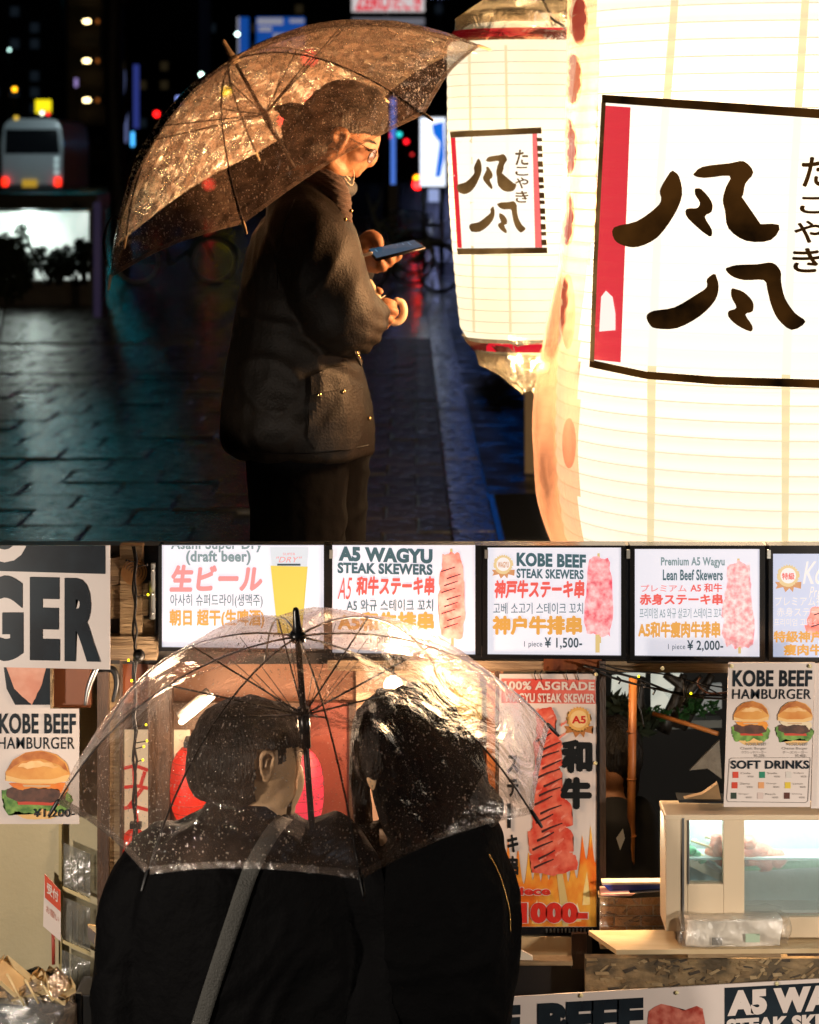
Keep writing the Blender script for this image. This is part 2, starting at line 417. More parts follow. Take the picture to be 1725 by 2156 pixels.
prism('figure', [(910,262),(934,256),(936,330),(928,372),(916,374),(922,330),(926,300),(912,282)], 35.98, .01, glow('advert_blue', (20,110,225), 1), e)
tb('leg', [P(892,396,36.2), Vector((P(892,0,36.2).x,36.2,0))], .04, black, e); tb('leg', [P(930,396,36.2), Vector((P(930,0,36.2).x,36.2,0))], .04, black, e)
lit('shop_sign', 'small lilac white sign low beside the small lantern', 'sign', 902, 398, 926, 425, 37, (150,165,210), 1)
# signs out of frame whose light the wet stones reflect
lit('shop_sign', 'cyan shop sign high over the street', 'sign', 104, -215, 160, -45, 160, (0,195,215), 11)
lit('shop_sign', 'blue double shop sign high on the right', 'sign', 985, -395, 1120, -280, 200, (20,110,225), 2.2)
lit('shop_sign', 'lilac blue shop sign high over the kerb', 'sign', 905, -165, 946, -6, 215, (145,155,215), 6.5)
# ---- bus
busw = mat('bus_white_paint', (.55,.60,.62), .35, col2=(.48,.54,.56), scale=1, coat=.4)
glassd = mat('dark_glass', (.01,.012,.015), .1)
D = 72
e = empty('bus', (P(67,0,D).x, D, 0), 'white minibus seen from behind with red tail lights and yellow plate', 'bus')
cx = P(67,0,D).x
prof = [(4,398),(3,300),(8,262),(22,250),(112,250),(127,262),(132,300),(131,398)]
b = prism_bm(prof, D, 6.0); bmesh.ops.recalc_face_normals(b, faces=b.faces); bmesh.ops.bevel(b, geom=b.edges[:], offset=.05, segments=2, affect='EDGES'); obj('body', b, busw, e)
prism('rear_window', [(12,272),(122,272),(126,324),(10,324)], D-.03, .06, glassd, e, .02)
board('bumper', 3, 388, 132, 404, D-.12, .3, mat('bumper', (.05,.05,.05), .5), e, bev=.03)
for u in (9, 120): board('tail_light', u-5, 374, u+8, 392, D-.14, .08, glow('tail_red', (240,40,20), 3), e, bev=.02)
board('licence_plate', 47, 378, 78, 394, D-.15, .03, glow('plate_yellow', (190,150,45), .8), e)
for v in (332, 345, 359): board('reflector', 115, v, 123, v+7, D-.04, .04, glow('refl', (190,215,215), .9), e)
board('roof_marker', 30, 244, 38, 252, D, .1, glow('marker', (220,180,60), 1.2), e)
for u in (18, 112):
    for dy in (.9, 4.9):
        c = Vector((P(u,0,D).x, D+dy, .38)); b = tube([c-Vector((.13,0,0)), c+Vector((.13,0,0))], .38, n=20); obj('wheel', b, black, e, smooth=True)
pl = bpy.data.lights.new('added_bus_light', 'POINT'); pl.energy = 75; pl.color = (.75,.95,1); pl.shadow_soft_size = .3
o = bpy.data.objects.new('added_bus_light', pl); link(o); o.location = (P(75,0,69).x, 69.2, 3.0)  # light without a fixture, added to brighten the back of the bus
# ---- lit planter box at the left
D = 28
e = empty('light_box', P(95, 645, D), 'low lit glass case with a dark roof on the left pavement', 'display case')
X = lambda u, d=D: P(u,0,d).x
Z = lambda v, d=D: P(0,v,d).z
board('roof', -60, 408, 203, 442, D-.1, 1.3, mat('roof_dark', (.015,.02,.02), .4), e, bev=.02)
board('back_panel', -60, 446, 190, 588, D+.25, .05, mat('lit_panel', (.6,.65,.6), emit=1.5, col2=(.30,.36,.33), scale=2.2, lo=.3, hi=.7), e)
board('base', -60, 590, 194, 645, D, 1.0, mat('base_stone', (.05,.045,.04), .5, col2=(.08,.07,.06), scale=5), e, bev=.02)
board('side_post', 187, 442, 200, 645, D-.02, 1.1, mat('frame_grey', (.06,.07,.07), .4), e)
board('rail', -60, 556, 187, 562, D+.05, .05, steel, e)
leafm = mat('dark_leaf', (.010,.016,.010), .5, col2=(.02,.03,.015), scale=5)
def leaves(b, c, R, n, s, rnd, squash=.8):
    for _ in range(n):
        while True:
            p = Vector([rnd.uniform(-1,1) for _ in range(3)])
            if p.length < 1 and p.length > .35*rnd.random(): break
        q = Vector(c)+Vector((p.x*R, p.y*R, p.z*R*squash))
        a = Vector([rnd.uniform(-1,1) for _ in range(3)]).normalized(); t = a.orthogonal().normalized()
        k = s*rnd.uniform(.6,1.3)
        b.faces.new([b.verts.new(x) for x in (q-a*k, q+t*k*.4, q+a*k, q-t*k*.4)])
def shrub(label, u, vb, d, R, h, n, s, seed, name='shrub'):
    e = empty(name, P(u, vb, d), label, 'shrub'); rnd = random.Random(seed); b = bmesh.new()
    base = P(u, vb, d)
    for i in range(7):
        q = base+Vector((rnd.uniform(-R,R)*.7, rnd.uniform(-.2,.2), h*rnd.uniform(.35,.85)))
        tb('stem', [base+Vector((rnd.uniform(-R,R)*.2,0,0)), q], [.015,.008], bark, e, n=5)
        leaves(b, q, R*.45, n//7, s, rnd, 1.1)
    obj('foliage', b, leafm, e)
for i, (u, h, R) in enumerate(((22,.75,.25),(60,.42,.22),(98,.38,.22),(128,.42,.2),(160,.48,.22),(178,.6,.12))):
    shrub(['leafy tall plant','round low plant','pointed low plant','spiky low plant','broad low plant','slim tall plant'][i]+' in silhouette before the lit case', u, 600, D-.15, R, h, 420, .05, i)
shrub('black bush at the left edge in front of the lit case', -18, 735, 22, .42, 1.05, 1500, .06, 31)
e = empty('post', P(205, 668, 25), 'slim lilac grey post standing beside the lit case', 'post')
lil = mat('lilac_glow_paint', (.16,.14,.26), .5, emit=.05, ecol=(.25,.2,.5))  # faint glow put into the paint; the post is no lamp
tb('pole', [P(205,668,25), P(205,432,25)], mm(8,25), lil, e, n=12); b = bmesh.new(); ell(b, P(205,432,25), mm(8.6,25), mm(8.6,25), mm(8,25), seg=12); obj('cap', b, lil, e)
lamp = bpy.data.lights.new('case_lamp', 'POINT'); lamp.energy = 18; lamp.color = (.85,1,.93); lamp.shadow_soft_size = .1
o = bpy.data.objects.new('case_lamp', lamp); link(o); o.location = P(60, 470, D+.1)
# ---- bicycles
def torus_bm(c, R, r, ax, b=None, n=32, k=6):
    ax = Vector(ax).normalized(); a = ax.orthogonal().normalized(); s = ax.cross(a); b = b or bmesh.new()
    V = []
    for i in range(n):
        t = 2*math.pi*i/n; dr_ = a*math.cos(t)+s*math.sin(t)
        V.append([b.verts.new(Vector(c)+dr_*(R+r*math.cos(2*math.pi*j/k))+ax*r*math.sin(2*math.pi*j/k)) for j in range(k)])
    for i in range(n):
        for j in range(k): b.faces.new((V[i][j], V[i][(j+1)%k], V[(i+1)%n][(j+1)%k], V[(i+1)%n][j]))
    return b
bkf = mat('bicycle_paint', (.28,.34,.34), .3, .3); tyre = mat('tyre', (.012,.012,.012), .6)
def bicycle(label, x, y, rz, col):
    e = empty('bicycle', (x, y, 0), label, 'bicycle', 'bicycles parked by the kerb'); e.rotation_euler = (.06, 0, rz)
    def C(name, b, m): o = bpy.data.objects.new(name, bpy.data.meshes.new(name)); b.normal_update(); b.to_mesh(o.data); b.free(); o.data.materials.append(m); link(o, e); o.data.polygons.foreach_set('use_smooth',[True]*len(o.data.polygons)); return o
    for wx in (-.53, .53):
        C('tyre', torus_bm((wx,0,.33), .315, .018, (0,1,0)), tyre); C('rim', torus_bm((wx,0,.33), .29, .009, (0,1,0)), steel)
        b = bmesh.new()
        for i in range(14):
            t = i*math.pi/7; tube([(wx,0,.33), (wx+.29*math.cos(t),0,.33+.29*math.sin(t))], .0015, b, n=3)
        C('spokes', b, tyre)
        C('mudguard', tube([(wx+.35*math.cos(t),0,.33+.35*math.sin(t)) for t in [math.radians(a) for a in range(20,175,15)]], .02, n=6), col)
    for q in ([(-.53,0,.33),(-.08,0,.28),(.38,0,.62)], [(-.08,0,.28),(-.2,0,.78)], [(-.53,0,.33),(-.17,0,.66)], [(.53,0,.33),(.40,0,.62),(.34,0,.92)], [(-.17,0,.62),(.38,0,.68)]):
        C('frame_tube', tube(q, .017, n=8), col)
    C('handlebar', tube([(.18,-.27,.93),(.3,-.22,.96),(.36,0,.92),(.3,.22,.96),(.18,.27,.93)], .012, smooth=3), steel)
    b = bmesh.new(); ell(b, (-.24,0,.83), .14,.08,.035); C('saddle', b, tyre)
    b = bmesh.new()
    for i in range(5): z = .72+i*.05; tube([(.45,-.17,z),(.75,-.17,z),(.75,.17,z),(.45,.17,z),(.45,-.17,z)], .006, b, n=4)
    for i in range(7): tube([(.45+i*.05,-.17,.72),(.45+i*.05,-.17,.94)], .005, b, n=4)
    C('basket', b, steel)
bicycle('grey bicycle nearest the phone with its wheel toward the kerb', P(850,0,31).x, 31, -.5, bkf)
bicycle('dark bicycle parked behind the grey one', P(905,0,33).x+.25, 33, .3, mat('bike_dark', (.03,.035,.04), .35))
bicycle('pale bicycle parked farthest from the phone', P(800,0,36).x, 36, .25, mat('bike_pale', (.20,.26,.26), .4))
bicycle('black bicycle seen under the umbrella edge at left', P(370,0,33).x, 33, .15, mat('bike_green', (.015,.04,.03), .4))
e = empty('bare_sapling', P(800, 570, 30), 'pale bare sapling forking behind the phone hand', 'tree')
pale = mat('pale_bark', (.13,.17,.17), .6, bump=.6, bscale=40)
tb('trunk', [P(800,570,30),P(806,520,30),P(797,480,30),P(782,440,30),P(772,405,30)], [.045,.04,.035,.02,.01], pale, e, smooth=3)
for q in ([(797,480),(776,500),(762,530)],[(800,470),(822,488),(835,520)],[(797,475),(815,462),(830,470)],[(785,445),(800,420),(803,400)]):
    tb('branch', [P(u,v,30+.1*i) for i,(u,v) in enumerate(q)], [.03,.022,.014], pale, e, smooth=3)
e = empty('post', P(1117, 1000, 12.95), 'beige square post between the two lanterns', 'post')
board('pole', 1105, 700, 1130, 998, 12.95, .06, mat('beige_post', (.20,.15,.09), .6), e, bev=.004)
for i, (u, vb, d, R, h) in enumerate(((1045,760,20,.22,.6),)):
    shrub(['dark bush left of the small lantern foot','dark low bush beside the beige post','small dark bush by the kerb'][i], u, vb, d, R, h, 700, .05, 60+i)

# ================================================================ LANTERNS
def paper(name, rgb, s, tr=.16, rgb2=None, thin=.008):
    m = bpy.data.materials.new(name); m.use_nodes = True; nt = m.node_tree; nt.nodes.clear()
    out = N(nt,'ShaderNodeOutputMaterial'); em = N(nt,'ShaderNodeEmission'); di = N(nt,'ShaderNodeBsdfDiffuse'); tp = N(nt,'ShaderNodeBsdfTransparent')
    ad = N(nt,'ShaderNodeAddShader'); mx = N(nt,'ShaderNodeMixShader')
    c = lin(*rgb); c2 = lin(*(rgb2 or rgb)); tl = N(nt,'ShaderNodeBsdfTranslucent'); ad2 = N(nt,'ShaderNodeAddShader')
    tc = N(nt,'ShaderNodeTexCoord'); nz = N(nt,'ShaderNodeTexNoise'); nz.inputs['Scale'].default_value = 5; nz.inputs['Detail'].default_value = 6
    nt.links.new(tc.outputs['Object'], nz.inputs[0])
    rp = N(nt,'ShaderNodeValToRGB'); rp.color_ramp.elements[0].position = .35; rp.color_ramp.elements[1].position = .62
    rp.color_ramp.elements[0].color = (*c,1); rp.color_ramp.elements[1].color = (*c2,1)
    nt.links.new(nz.outputs[0], rp.inputs[0]); nt.links.new(rp.outputs[0], em.inputs[0]); em.inputs[1].default_value = s
    di.inputs[0].default_value = (*[x*.012 for x in c],1); tl.inputs[0].default_value = (*[x*thin for x in c],1); tp.inputs[0].default_value = (1,.90,.74,1); mx.inputs[0].default_value = tr
    nt.links.new(em.outputs[0], ad.inputs[0]); nt.links.new(di.outputs[0], ad.inputs[1])
    nt.links.new(ad.outputs[0], ad2.inputs[0]); nt.links.new(tl.outputs[0], ad2.inputs[1]); nt.links.new(ad2.outputs[0], mx.inputs[1]); nt.links.new(tp.outputs[0], mx.inputs[2]); nt.links.new(mx.outputs[0], out.inputs[0])
    return m
def film(name, tint=(1,.93,.85), clear=.6, gloss=.3, dcol=(.5,.4,.3), rough=.18, bump=.7, bscale=14, trans=.1, stretch=(1,1,1)):
    """thin clear vinyl: mostly see-through, some shine, some milky scatter"""
    m = bpy.data.materials.new(name); m.use_nodes = True; nt = m.node_tree; nt.nodes.clear()
    out = N(nt,'ShaderNodeOutputMaterial'); tp = N(nt,'ShaderNodeBsdfTransparent'); tp.inputs[0].default_value = (*tint,1)
    gl = N(nt,'ShaderNodeBsdfGlossy'); gl.inputs['Roughness'].default_value = rough; gl.inputs[0].default_value = (.9,.9,.9,1)
    df = N(nt,'ShaderNodeBsdfDiffuse'); df.inputs[0].default_value = (*dcol,1); tl = N(nt,'ShaderNodeBsdfTranslucent'); tl.inputs[0].default_value = (*dcol,1)
    m0 = N(nt,'ShaderNodeMixShader'); m0.inputs[0].default_value = .5; nt.links.new(df.outputs[0], m0.inputs[1]); nt.links.new(tl.outputs[0], m0.inputs[2])
    tc = N(nt,'ShaderNodeTexCoord'); mp = N(nt,'ShaderNodeMapping'); mp.inputs['Scale'].default_value = stretch; nt.links.new(tc.outputs['Object'], mp.inputs[0])
    nz = N(nt,'ShaderNodeTexNoise'); nz.inputs['Scale'].default_value = bscale; nz.inputs['Detail'].default_value = 6; nz.inputs['Distortion'].default_value = 1.5
    nt.links.new(mp.outputs[0], nz.inputs[0])
    bp = N(nt,'ShaderNodeBump'); bp.inputs['Strength'].default_value = bump; bp.inputs['Distance'].default_value = .02
    nt.links.new(nz.outputs[0], bp.inputs['Height']); nt.links.new(bp.outputs[0], gl.inputs['Normal'])
    fr = N(nt,'ShaderNodeFresnel'); fr.inputs[0].default_value = 1.5; nt.links.new(bp.outputs[0], fr.inputs['Normal'])
    mu = N(nt,'ShaderNodeMath', operation='MULTIPLY_ADD'); mu.inputs[1].default_value = gloss*1.5; mu.inputs[2].default_value = gloss*.22; nt.links.new(fr.outputs[0], mu.inputs[0])
    m1 = N(nt,'ShaderNodeMixShader'); nt.links.new(tp.outputs[0], m1.inputs[1]); nt.links.new(m0.outputs[0], m1.inputs[2])
    # the film is cloudier in patches
    mr = N(nt,'ShaderNodeMapRange'); mr.inputs[1].default_value = .35; mr.inputs[2].default_value = .7; mr.inputs[3].default_value = trans*.6; mr.inputs[4].default_value = trans*1.7
    n3 = N(nt,'ShaderNodeTexNoise'); n3.inputs['Scale'].default_value = bscale*1.7; n3.inputs['Detail'].default_value = 8; nt.links.new(mp.outputs[0], n3.inputs[0])
    nt.links.new(n3.outputs[0], mr.inputs[0]); nt.links.new(mr.outputs[0], m1.inputs[0])
    m2 = N(nt,'ShaderNodeMixShader'); nt.links.new(mu.outputs[0], m2.inputs[0]); nt.links.new(m1.outputs[0], m2.inputs[1]); nt.links.new(gl.outputs[0], m2.inputs[2])
    nt.links.new(m2.outputs[0], out.inputs[0])
    return m
cream_p = paper('lantern_paper', (255,246,226), 1.0, .26, (255,248,230), .013)
cream_s = paper('lantern_paper_small', (255,248,226), .95, .2, (255,242,208), .010)
red_p = paper('lantern_red', (232,26,46), 1.05, .02, (205,25,45)); pink_p = paper('lantern_pink', (248,110,110), .95, .02, (240,130,125))
pane_p = paper('label_paper', (255,252,240), 1.1, .12, None, .004)
ink = paper('lantern_ink', (14,9,5), .8, .0, (78,48,18), 0); inks = paper('lantern_ink_small', (70,48,24), .9, 0, (150,112,66), 0)
seam = paper('lantern_seam', (247,228,180), .95, .05); petal = paper('lantern_petal', (215,40,58), .9, .04, (230,84,92), .004)
hoopm = paper('bamboo_hoop', (205,186,146), .75, .0, None, .001); hoopb = paper('bamboo_hoop_big', (250,232,198), 1.0, 0, None, .003)
def lantern_body(c, prof, pitch, amp, seg=72):
    """prof: list of (z, r); corrugated between hoops"""
    zs = [p[0] for p in prof]; z0, z1 = min(zs), max(zs)
    pr = sorted(prof)
    def rad(z):
        for (a, ra), (e, re) in zip(pr, pr[1:]):
            if a <= z <= e: t = (z-a)/(e-a+1e-9); t = t*t*(3-2*t) if False else t; return ra+(re-ra)*t
        return pr[-1][1]
    n = int((z1-z0)/pitch); rings = []; hz = []
    for i in range(n):
        for j in range(4):
            z = z0+(i+j/4)*pitch
            rings.append((z, rad(z)+amp*math.sin(math.pi*j/4)))
        hz.append((z0+i*pitch, rad(z0+i*pitch)))
    rings.append((z1, rad(z1)))
    b = loft([[Vector((c[0]+r*math.cos(2*math.pi*k/seg), c[1]+r*math.sin(2*math.pi*k/seg), z)) for k in range(seg)] for z, r in rings], cap=False)
    return b, hz, rad
def decal(name, polys, bvh, off, m, parent, mesh=None, es=9, uvf=None):
    b = bmesh.new()
    if mesh: b.from_mesh(mesh)
    else:
        for q in polys: b.faces.new([b.verts.new((u, v, 0)) for u, v in q])
    bmesh.ops.triangulate(b, faces=b.faces)
    if uvf:
        for v in b.verts: v.co = Vector((*uvf(v.co.x, v.co.y), v.co.z))
    for _ in range(7):
        L = [e for e in b.edges if e.calc_length() > es]
        if not L: break
        bmesh.ops.subdivide_edges(b, edges=L, cuts=1); bmesh.ops.triangulate(b, faces=b.faces)
    o = Vector((0, 0, H)); dead = []
    for v in b.verts:
        d = (P(v.co.x, v.co.y, 5)-o).normalized()
        hit, nn, _, _ = bvh.ray_cast(o, d)
        if hit is None: dead.append(v)
        else: v.co = hit-d*(off+v.co.z*.0003)
    bmesh.ops.delete(b, geom=dead, context='VERTS')
    return obj(name, b, m, parent)
def text_decal(s, u0, v0, u1, v1, bvh, off, m, parent, bold=.03, slope=0):
    me = text_mesh(s, 0)
    b = bmesh.new(); k = .022
    for i, (dx, dy) in enumerate(((0,0),(k,0),(-k,0),(0,k),(0,-k))):
        n0 = len(b.verts); b.from_mesh(me); b.verts.ensure_lookup_table()
        for v in b.verts[n0:]: v.co += Vector((dx, dy, i))
    b.to_mesh(me); b.free()
    xs = [v.co.x for v in me.vertices]; ys = [v.co.y for v in me.vertices]
    x0, x1, y0, y1 = min(xs), max(xs), min(ys), max(ys)
    def f(x, y): a = (x-x0)/(x1-x0); return (u0+a*(u1-u0), v0+(y1-y)/(y1-y0)*(v1-v0)+slope*a*(u1-u0))
    return decal('lettering', None, bvh, off, m, parent, mesh=me, es=5, uvf=f)
CH = [[(605,663),(630,690),(648,770),(612,850),(545,945),(465,980),(410,972),(370,950),(357,892),(465,880),(545,815),(562,790),(548,755),(570,715)],
 [(675,690),(710,655),(840,645),(885,628),(935,682),(885,725),(885,770),(865,795),(865,850),(900,890),(1048,875),(1000,958),(890,958),(815,905),(812,830),(798,790),(810,740),(850,685),(715,708)],
 [(690,740),(715,740),(765,800),(762,840),(720,850),(765,910),(760,950),(650,855),(652,820),(705,825),(715,800),(690,770)],
 [(778,1072),(788,1130),(778,1185),(715,1250),(620,1303),(530,1298),(513,1285),(495,1245),(520,1225),(610,1220),(700,1160),(745,1135),(732,1100)],
 [(805,1055),(850,1045),(940,1045),(1000,1030),(1035,1070),(1030,1110),(1045,1180),(1085,1240),(1145,1268),(1072,1316),(1015,1260),(990,1200),(975,1140),(975,1100),(880,1110),(830,1090)],
 [(835,1130),(885,1150),(925,1190),(925,1235),(880,1235),(925,1290),(918,1316),(855,1285),(820,1250),(820,1225),(865,1220),(830,1170)]]
cord = mat('black_cord', (.01,.01,.01), .5)
# ---- big lantern
DB = 6.15; e = empty('paper_lantern', P(1655, 1180, DB), 'huge glowing paper lantern filling the right side with black brush characters', 'lantern')
cx = P(1655,0,DB).x; pxm = DB/F
pz = [(-260,395),(-180,440),(0,450),(300,456),(500,464),(700,474),(850,480),(960,480),(1060,472),(1147,456),(1230,420),(1275,370)]
pz = [(p.x, p.y) for p in catmull([(a, c, 0) for a, c in pz], 4)]
prof = [(P(0,v,DB).z, r*pxm) for v, r in pz]
b, hz, rad = lantern_body((cx, DB), prof, 33.5*pxm, .0055, 128)
bvh = BVHTree.FromBMesh(b)
obj('paper_shell', b, cream_p, e, smooth=True)
for z, r in hz: obj('hoop', torus_bm((cx,DB,z), r+.001, .0017, (0,0,1), n=72, k=4), hoopb, e, smooth=True)
decal('label_paper', [[(1262,215),(1900,255),(1900,805),(1245,762)]], bvh, .010, pane_p, e, es=9)
decal('red_strip', [[(1272,222),(1328,226),(1307,763),(1249,757)]], bvh, .015, mat('lantern_red2', (.3,.02,.03), emit=.85, ecol=lin(240,62,72), col2=(.25,.02,.02)), e)
decal('frame_bar', [[(1267,199),(1500,214),(1900,242),(1900,262),(1500,233),(1268,216)]], bvh, .017, ink, e)
decal('frame_bar', [[(1242,757),(1360,782),(1510,793),(1725,799),(1900,800),(1900,818),(1725,817),(1510,810),(1360,798),(1241,773)]], bvh, .017, ink, e)
decal('frame_bar', [[(1267,210),(1276,212),(1266,400),(1258,560),(1251,762),(1242,760),(1249,560),(1257,400)]], bvh, .017, inks, e)
def soft(s): return [(p.x, p.y) for p in catmull([(a*.75+(s[i-1][0]+s[(i+1)%len(s)][0])*.125, c*.75+(s[i-1][1]+s[(i+1)%len(s)][1])*.125, 0) for i, (a, c) in enumerate(s)]+[(s[0][0], s[0][1], 0)], 3)][:-1]
CH = [soft(s) for s in CH]
for s in CH: decal('brush_stroke', [[(x*.5333+1094.6, y*.5333) for x, y in s]], bvh, .019, ink, e)
for c, (v0, v1, u0, u1) in zip('たこやき', ((330,394,1688,1748),(414,450,1684,1740),(464,512,1672,1734),(522,574,1668,1730))):
    text_decal(c, u0, v0, u1, v1, bvh, .018, ink, e, .02)
decal('white_patch', [[(1266,625),(1276,612),(1290,625),(1296,660),(1296,695),(1262,698),(1264,660)]], bvh, .018, pane_p, e)
for (x, y, rx, ry) in ((238,85,28,95),(215,315,28,100),(195,580,28,110),(190,865,24,105),(190,1230,25,150),(195,1750,24,100)):
    q = [(x*.5333+1094.6+rx*.5333*math.cos(t)*1.15, y*.5333+ry*.5333*math.sin(t)) for t in [2*math.pi*i/22 for i in range(22)]]
    decal('petal', [q], bvh, .009, petal, e, es=6)
for (xa, xb, xc) in ((1420,1388,1372),(1695,1668,1655)):
    decal('seam', [[(xa-7,0),(xa+9,0),(xb+10,400),(xc+9,800),(xc+5,1147),(xc-9,1147),(xc-9,800),(xb-7,400)]], bvh, .006, seam, e, es=16)
# clear rain cover hanging down its left side
fl = film('rain_cover', (1,.84,.72), gloss=.3, dcol=(1,.55,.40), trans=.30, bscale=5, stretch=(1,1,.3), rough=.25)
rings = []
for v, r in [(v, r) for v, r in pz if v > -100]:
    ring = []
    for k in range(288):
        t = 2*math.pi*k/288
        bul = 9+max(0, 44*math.sin((v-560)/760*math.pi))*(max(0, -math.cos(t))**3) if v > 560 else 9
        w_ = noise.noise(Vector((math.cos(t)*5, math.sin(t)*5, v*.010)))*9
        R_ = (r+bul+w_*.6)*pxm; ring.append(Vector((cx+R_*math.cos(t), DB+R_*math.sin(t), P(0,v,DB).z)))
    rings.append(ring)
b = bmesh.new()
R_ = [[b.verts.new(p) for p in r] for r in rings]
for a, c in zip(R_, R_[1:]):
    for k in range(288):
        t = 2*math.pi*(k+.5)/288
        if -math.cos(t) > .89+.04*noise.noise(Vector((a[k].co.z*2.5, 0, 2))): b.faces.new((a[k], a[(k+1)%288], c[(k+1)%288], c[k]))
for v in [v for v in b.verts if not v.link_faces]: b.verts.remove(v)
obj('rain_cover', b, fl, e, smooth=True)
redf = paper('cover_red', (215,70,50), .75, .3, (235,150,110))
tb('cord', [P(1655,-400,DB), P(1655,-255,DB)], .006, cord, e)
box('top_cap', cx-.34, cx+.34, DB-.34, DB+.34, P(0,-275,DB).z, P(0,-255,DB).z, black, e, bev=.02)
lp = bpy.data.lights.new('lantern_bulb', 'POINT'); lp.energy = 2300; lp.color = (1,.70,.42); lp.shadow_soft_size = .16
o = bpy.data.objects.new('lantern_bulb', lp); link(o); o.location = (cx-.12, DB-.22, P(0,420,DB).z)
# ---- small lantern
DS = 6.75; e = empty('paper_lantern', P(1108, 735, DS), 'smaller glowing paper lantern with red bands behind the huge one', 'lantern')
cx2 = P(1108,0,DS).x; q = DS/F
pz = [(52,120),(62,140),(88,160),(110,166),(300,165),(420,162),(520,155),(620,146),(690,138),(716,120),(734,104),(740,92)]
b, hz, rad = lantern_body((cx2, DS), [(P(0,v,DS).z, r*q) for v, r in pz], 23.2*q, .0015, 72)
bvh2 = BVHTree.FromBMesh(b); obj('paper_shell', b, cream_s, e, smooth=True)
for z, r in hz: obj('hoop', torus_bm((cx2,DS,z), r+.0008, .0008, (0,0,1), n=64, k=4), hoopm, e, smooth=True)
for (va, vb) in ((66,90),(716,734)):
    rs = []
    for i in range(5):
        z = P(0, va+(vb-va)*i/4, DS).z; r = rad(z)+.007
        rs.append([Vector((cx2+r*math.cos(2*math.pi*k/72), DS+r*math.sin(2*math.pi*k/72), z)) for k in range(72)])
    obj('red_band', loft(rs, cap=False), red_p, e, smooth=True)
decal('label_paper', [[(950,284),(1140,274),(1150,528),(966,530)]], bvh2, .003, pane_p, e, es=20)
decal('frame_bar', [[(947,277),(1140,268),(1141,281),(949,290)]], bvh2, .006, inks, e)
decal('frame_bar', [[(962,523),(1152,521),(1153,533),(964,536)]], bvh2, .006, inks, e)
decal('red_strip', [[(949,290),(959,290),(973,522),(963,522)]], bvh2, .005, red_p, e)
decal('pink_strip', [[(1121,281),(1131,281),(1142,521),(1127,521)]], bvh2, .005, pink_p, e)
for i in range(14):
    v = 290+i*16.5; decal('tape_patch', [[(1130+i*.75,v),(1141+i*.75,v),(1142+i*.75,v+8+4*(i%2)),(1131+i*.75,v+8+4*(i%2))]], bvh2, .006, inks, e)
mx_, my_ = (582-172)/(1145-357), (1352-885)/(1316-628)
for s in CH: decal('brush_stroke', [[((172+(x-357)*mx_)*.3645+898, (885+(y-628)*my_)*.3645) for x, y in s]], bvh2, .007, inks, e, es=6)
for c, (v0, v1) in zip('たこやき', ((315,348),(351,370),(373,397),(402,427))):
    text_decal(c, 1085, v0, 1113, v1, bvh2, .007, inks, e, .03)
for u in (985, 1062): decal('seam', [[(u,95),(u+6,95),(u+16,700),(u+10,700)]], bvh2, .002, seam, e, es=14)
fl2 = film('bag_film', (1,.93,.82), gloss=.5, dcol=(.75,.58,.38), trans=.17, bscale=9, rough=.2)
for rows, sd in (([(-30,40),(-8,78),(14,112),(40,146),(62,150),(76,160),(92,171)], 0), ([(706,134),(716,128),(738,108),(762,92),(790,60),(812,25),(824,8)], 5)):
    rs = []
    for i, (v, r) in enumerate(rows):
        ring = []
        for k in range(72):
            t = 2*math.pi*k/72; n_ = noise.noise(Vector((math.cos(t)*2.6+sd, math.sin(t)*2.6, i*.9)))
            rr_ = (r*(1+.16*n_)+(20 if sd and i > 2 else 0)*max(0, math.cos(t)))*q if (sd or i < 5) and not (sd and i == 0) else (r+2)*q
            ring.append(Vector((cx2+rr_*math.cos(t), DS+rr_*math.sin(t), P(0,v+14*n_*(1 if r < 120 else 0),DS).z)))
        rs.append(ring)
    obj('plastic_bag', loft(rs, cap=False), fl2, e, smooth=True)
tb('cord', [P(1120,-120,DS), P(1150,20,DS-.15), P(1188,56,DS-.2)], .004, cord, e, smooth=4)
box('top_cap', cx2-.09, cx2+.09, DS-.09, DS+.09, P(0,50,DS).z, P(0,18,DS).z, black, e, bev=.01)
lp = bpy.data.lights.new('lantern_bulb', 'POINT'); lp.energy = 430; lp.color = (1,.72,.40); lp.shadow_soft_size = .08
o = bpy.data.objects.new('lantern_bulb', lp); link(o); o.location = (cx2, DS, P(0,400,DS).z)

KP = 1.0
_P, _mm = P, mm
def P(u, v, d): return _P(u, v, d*KP)
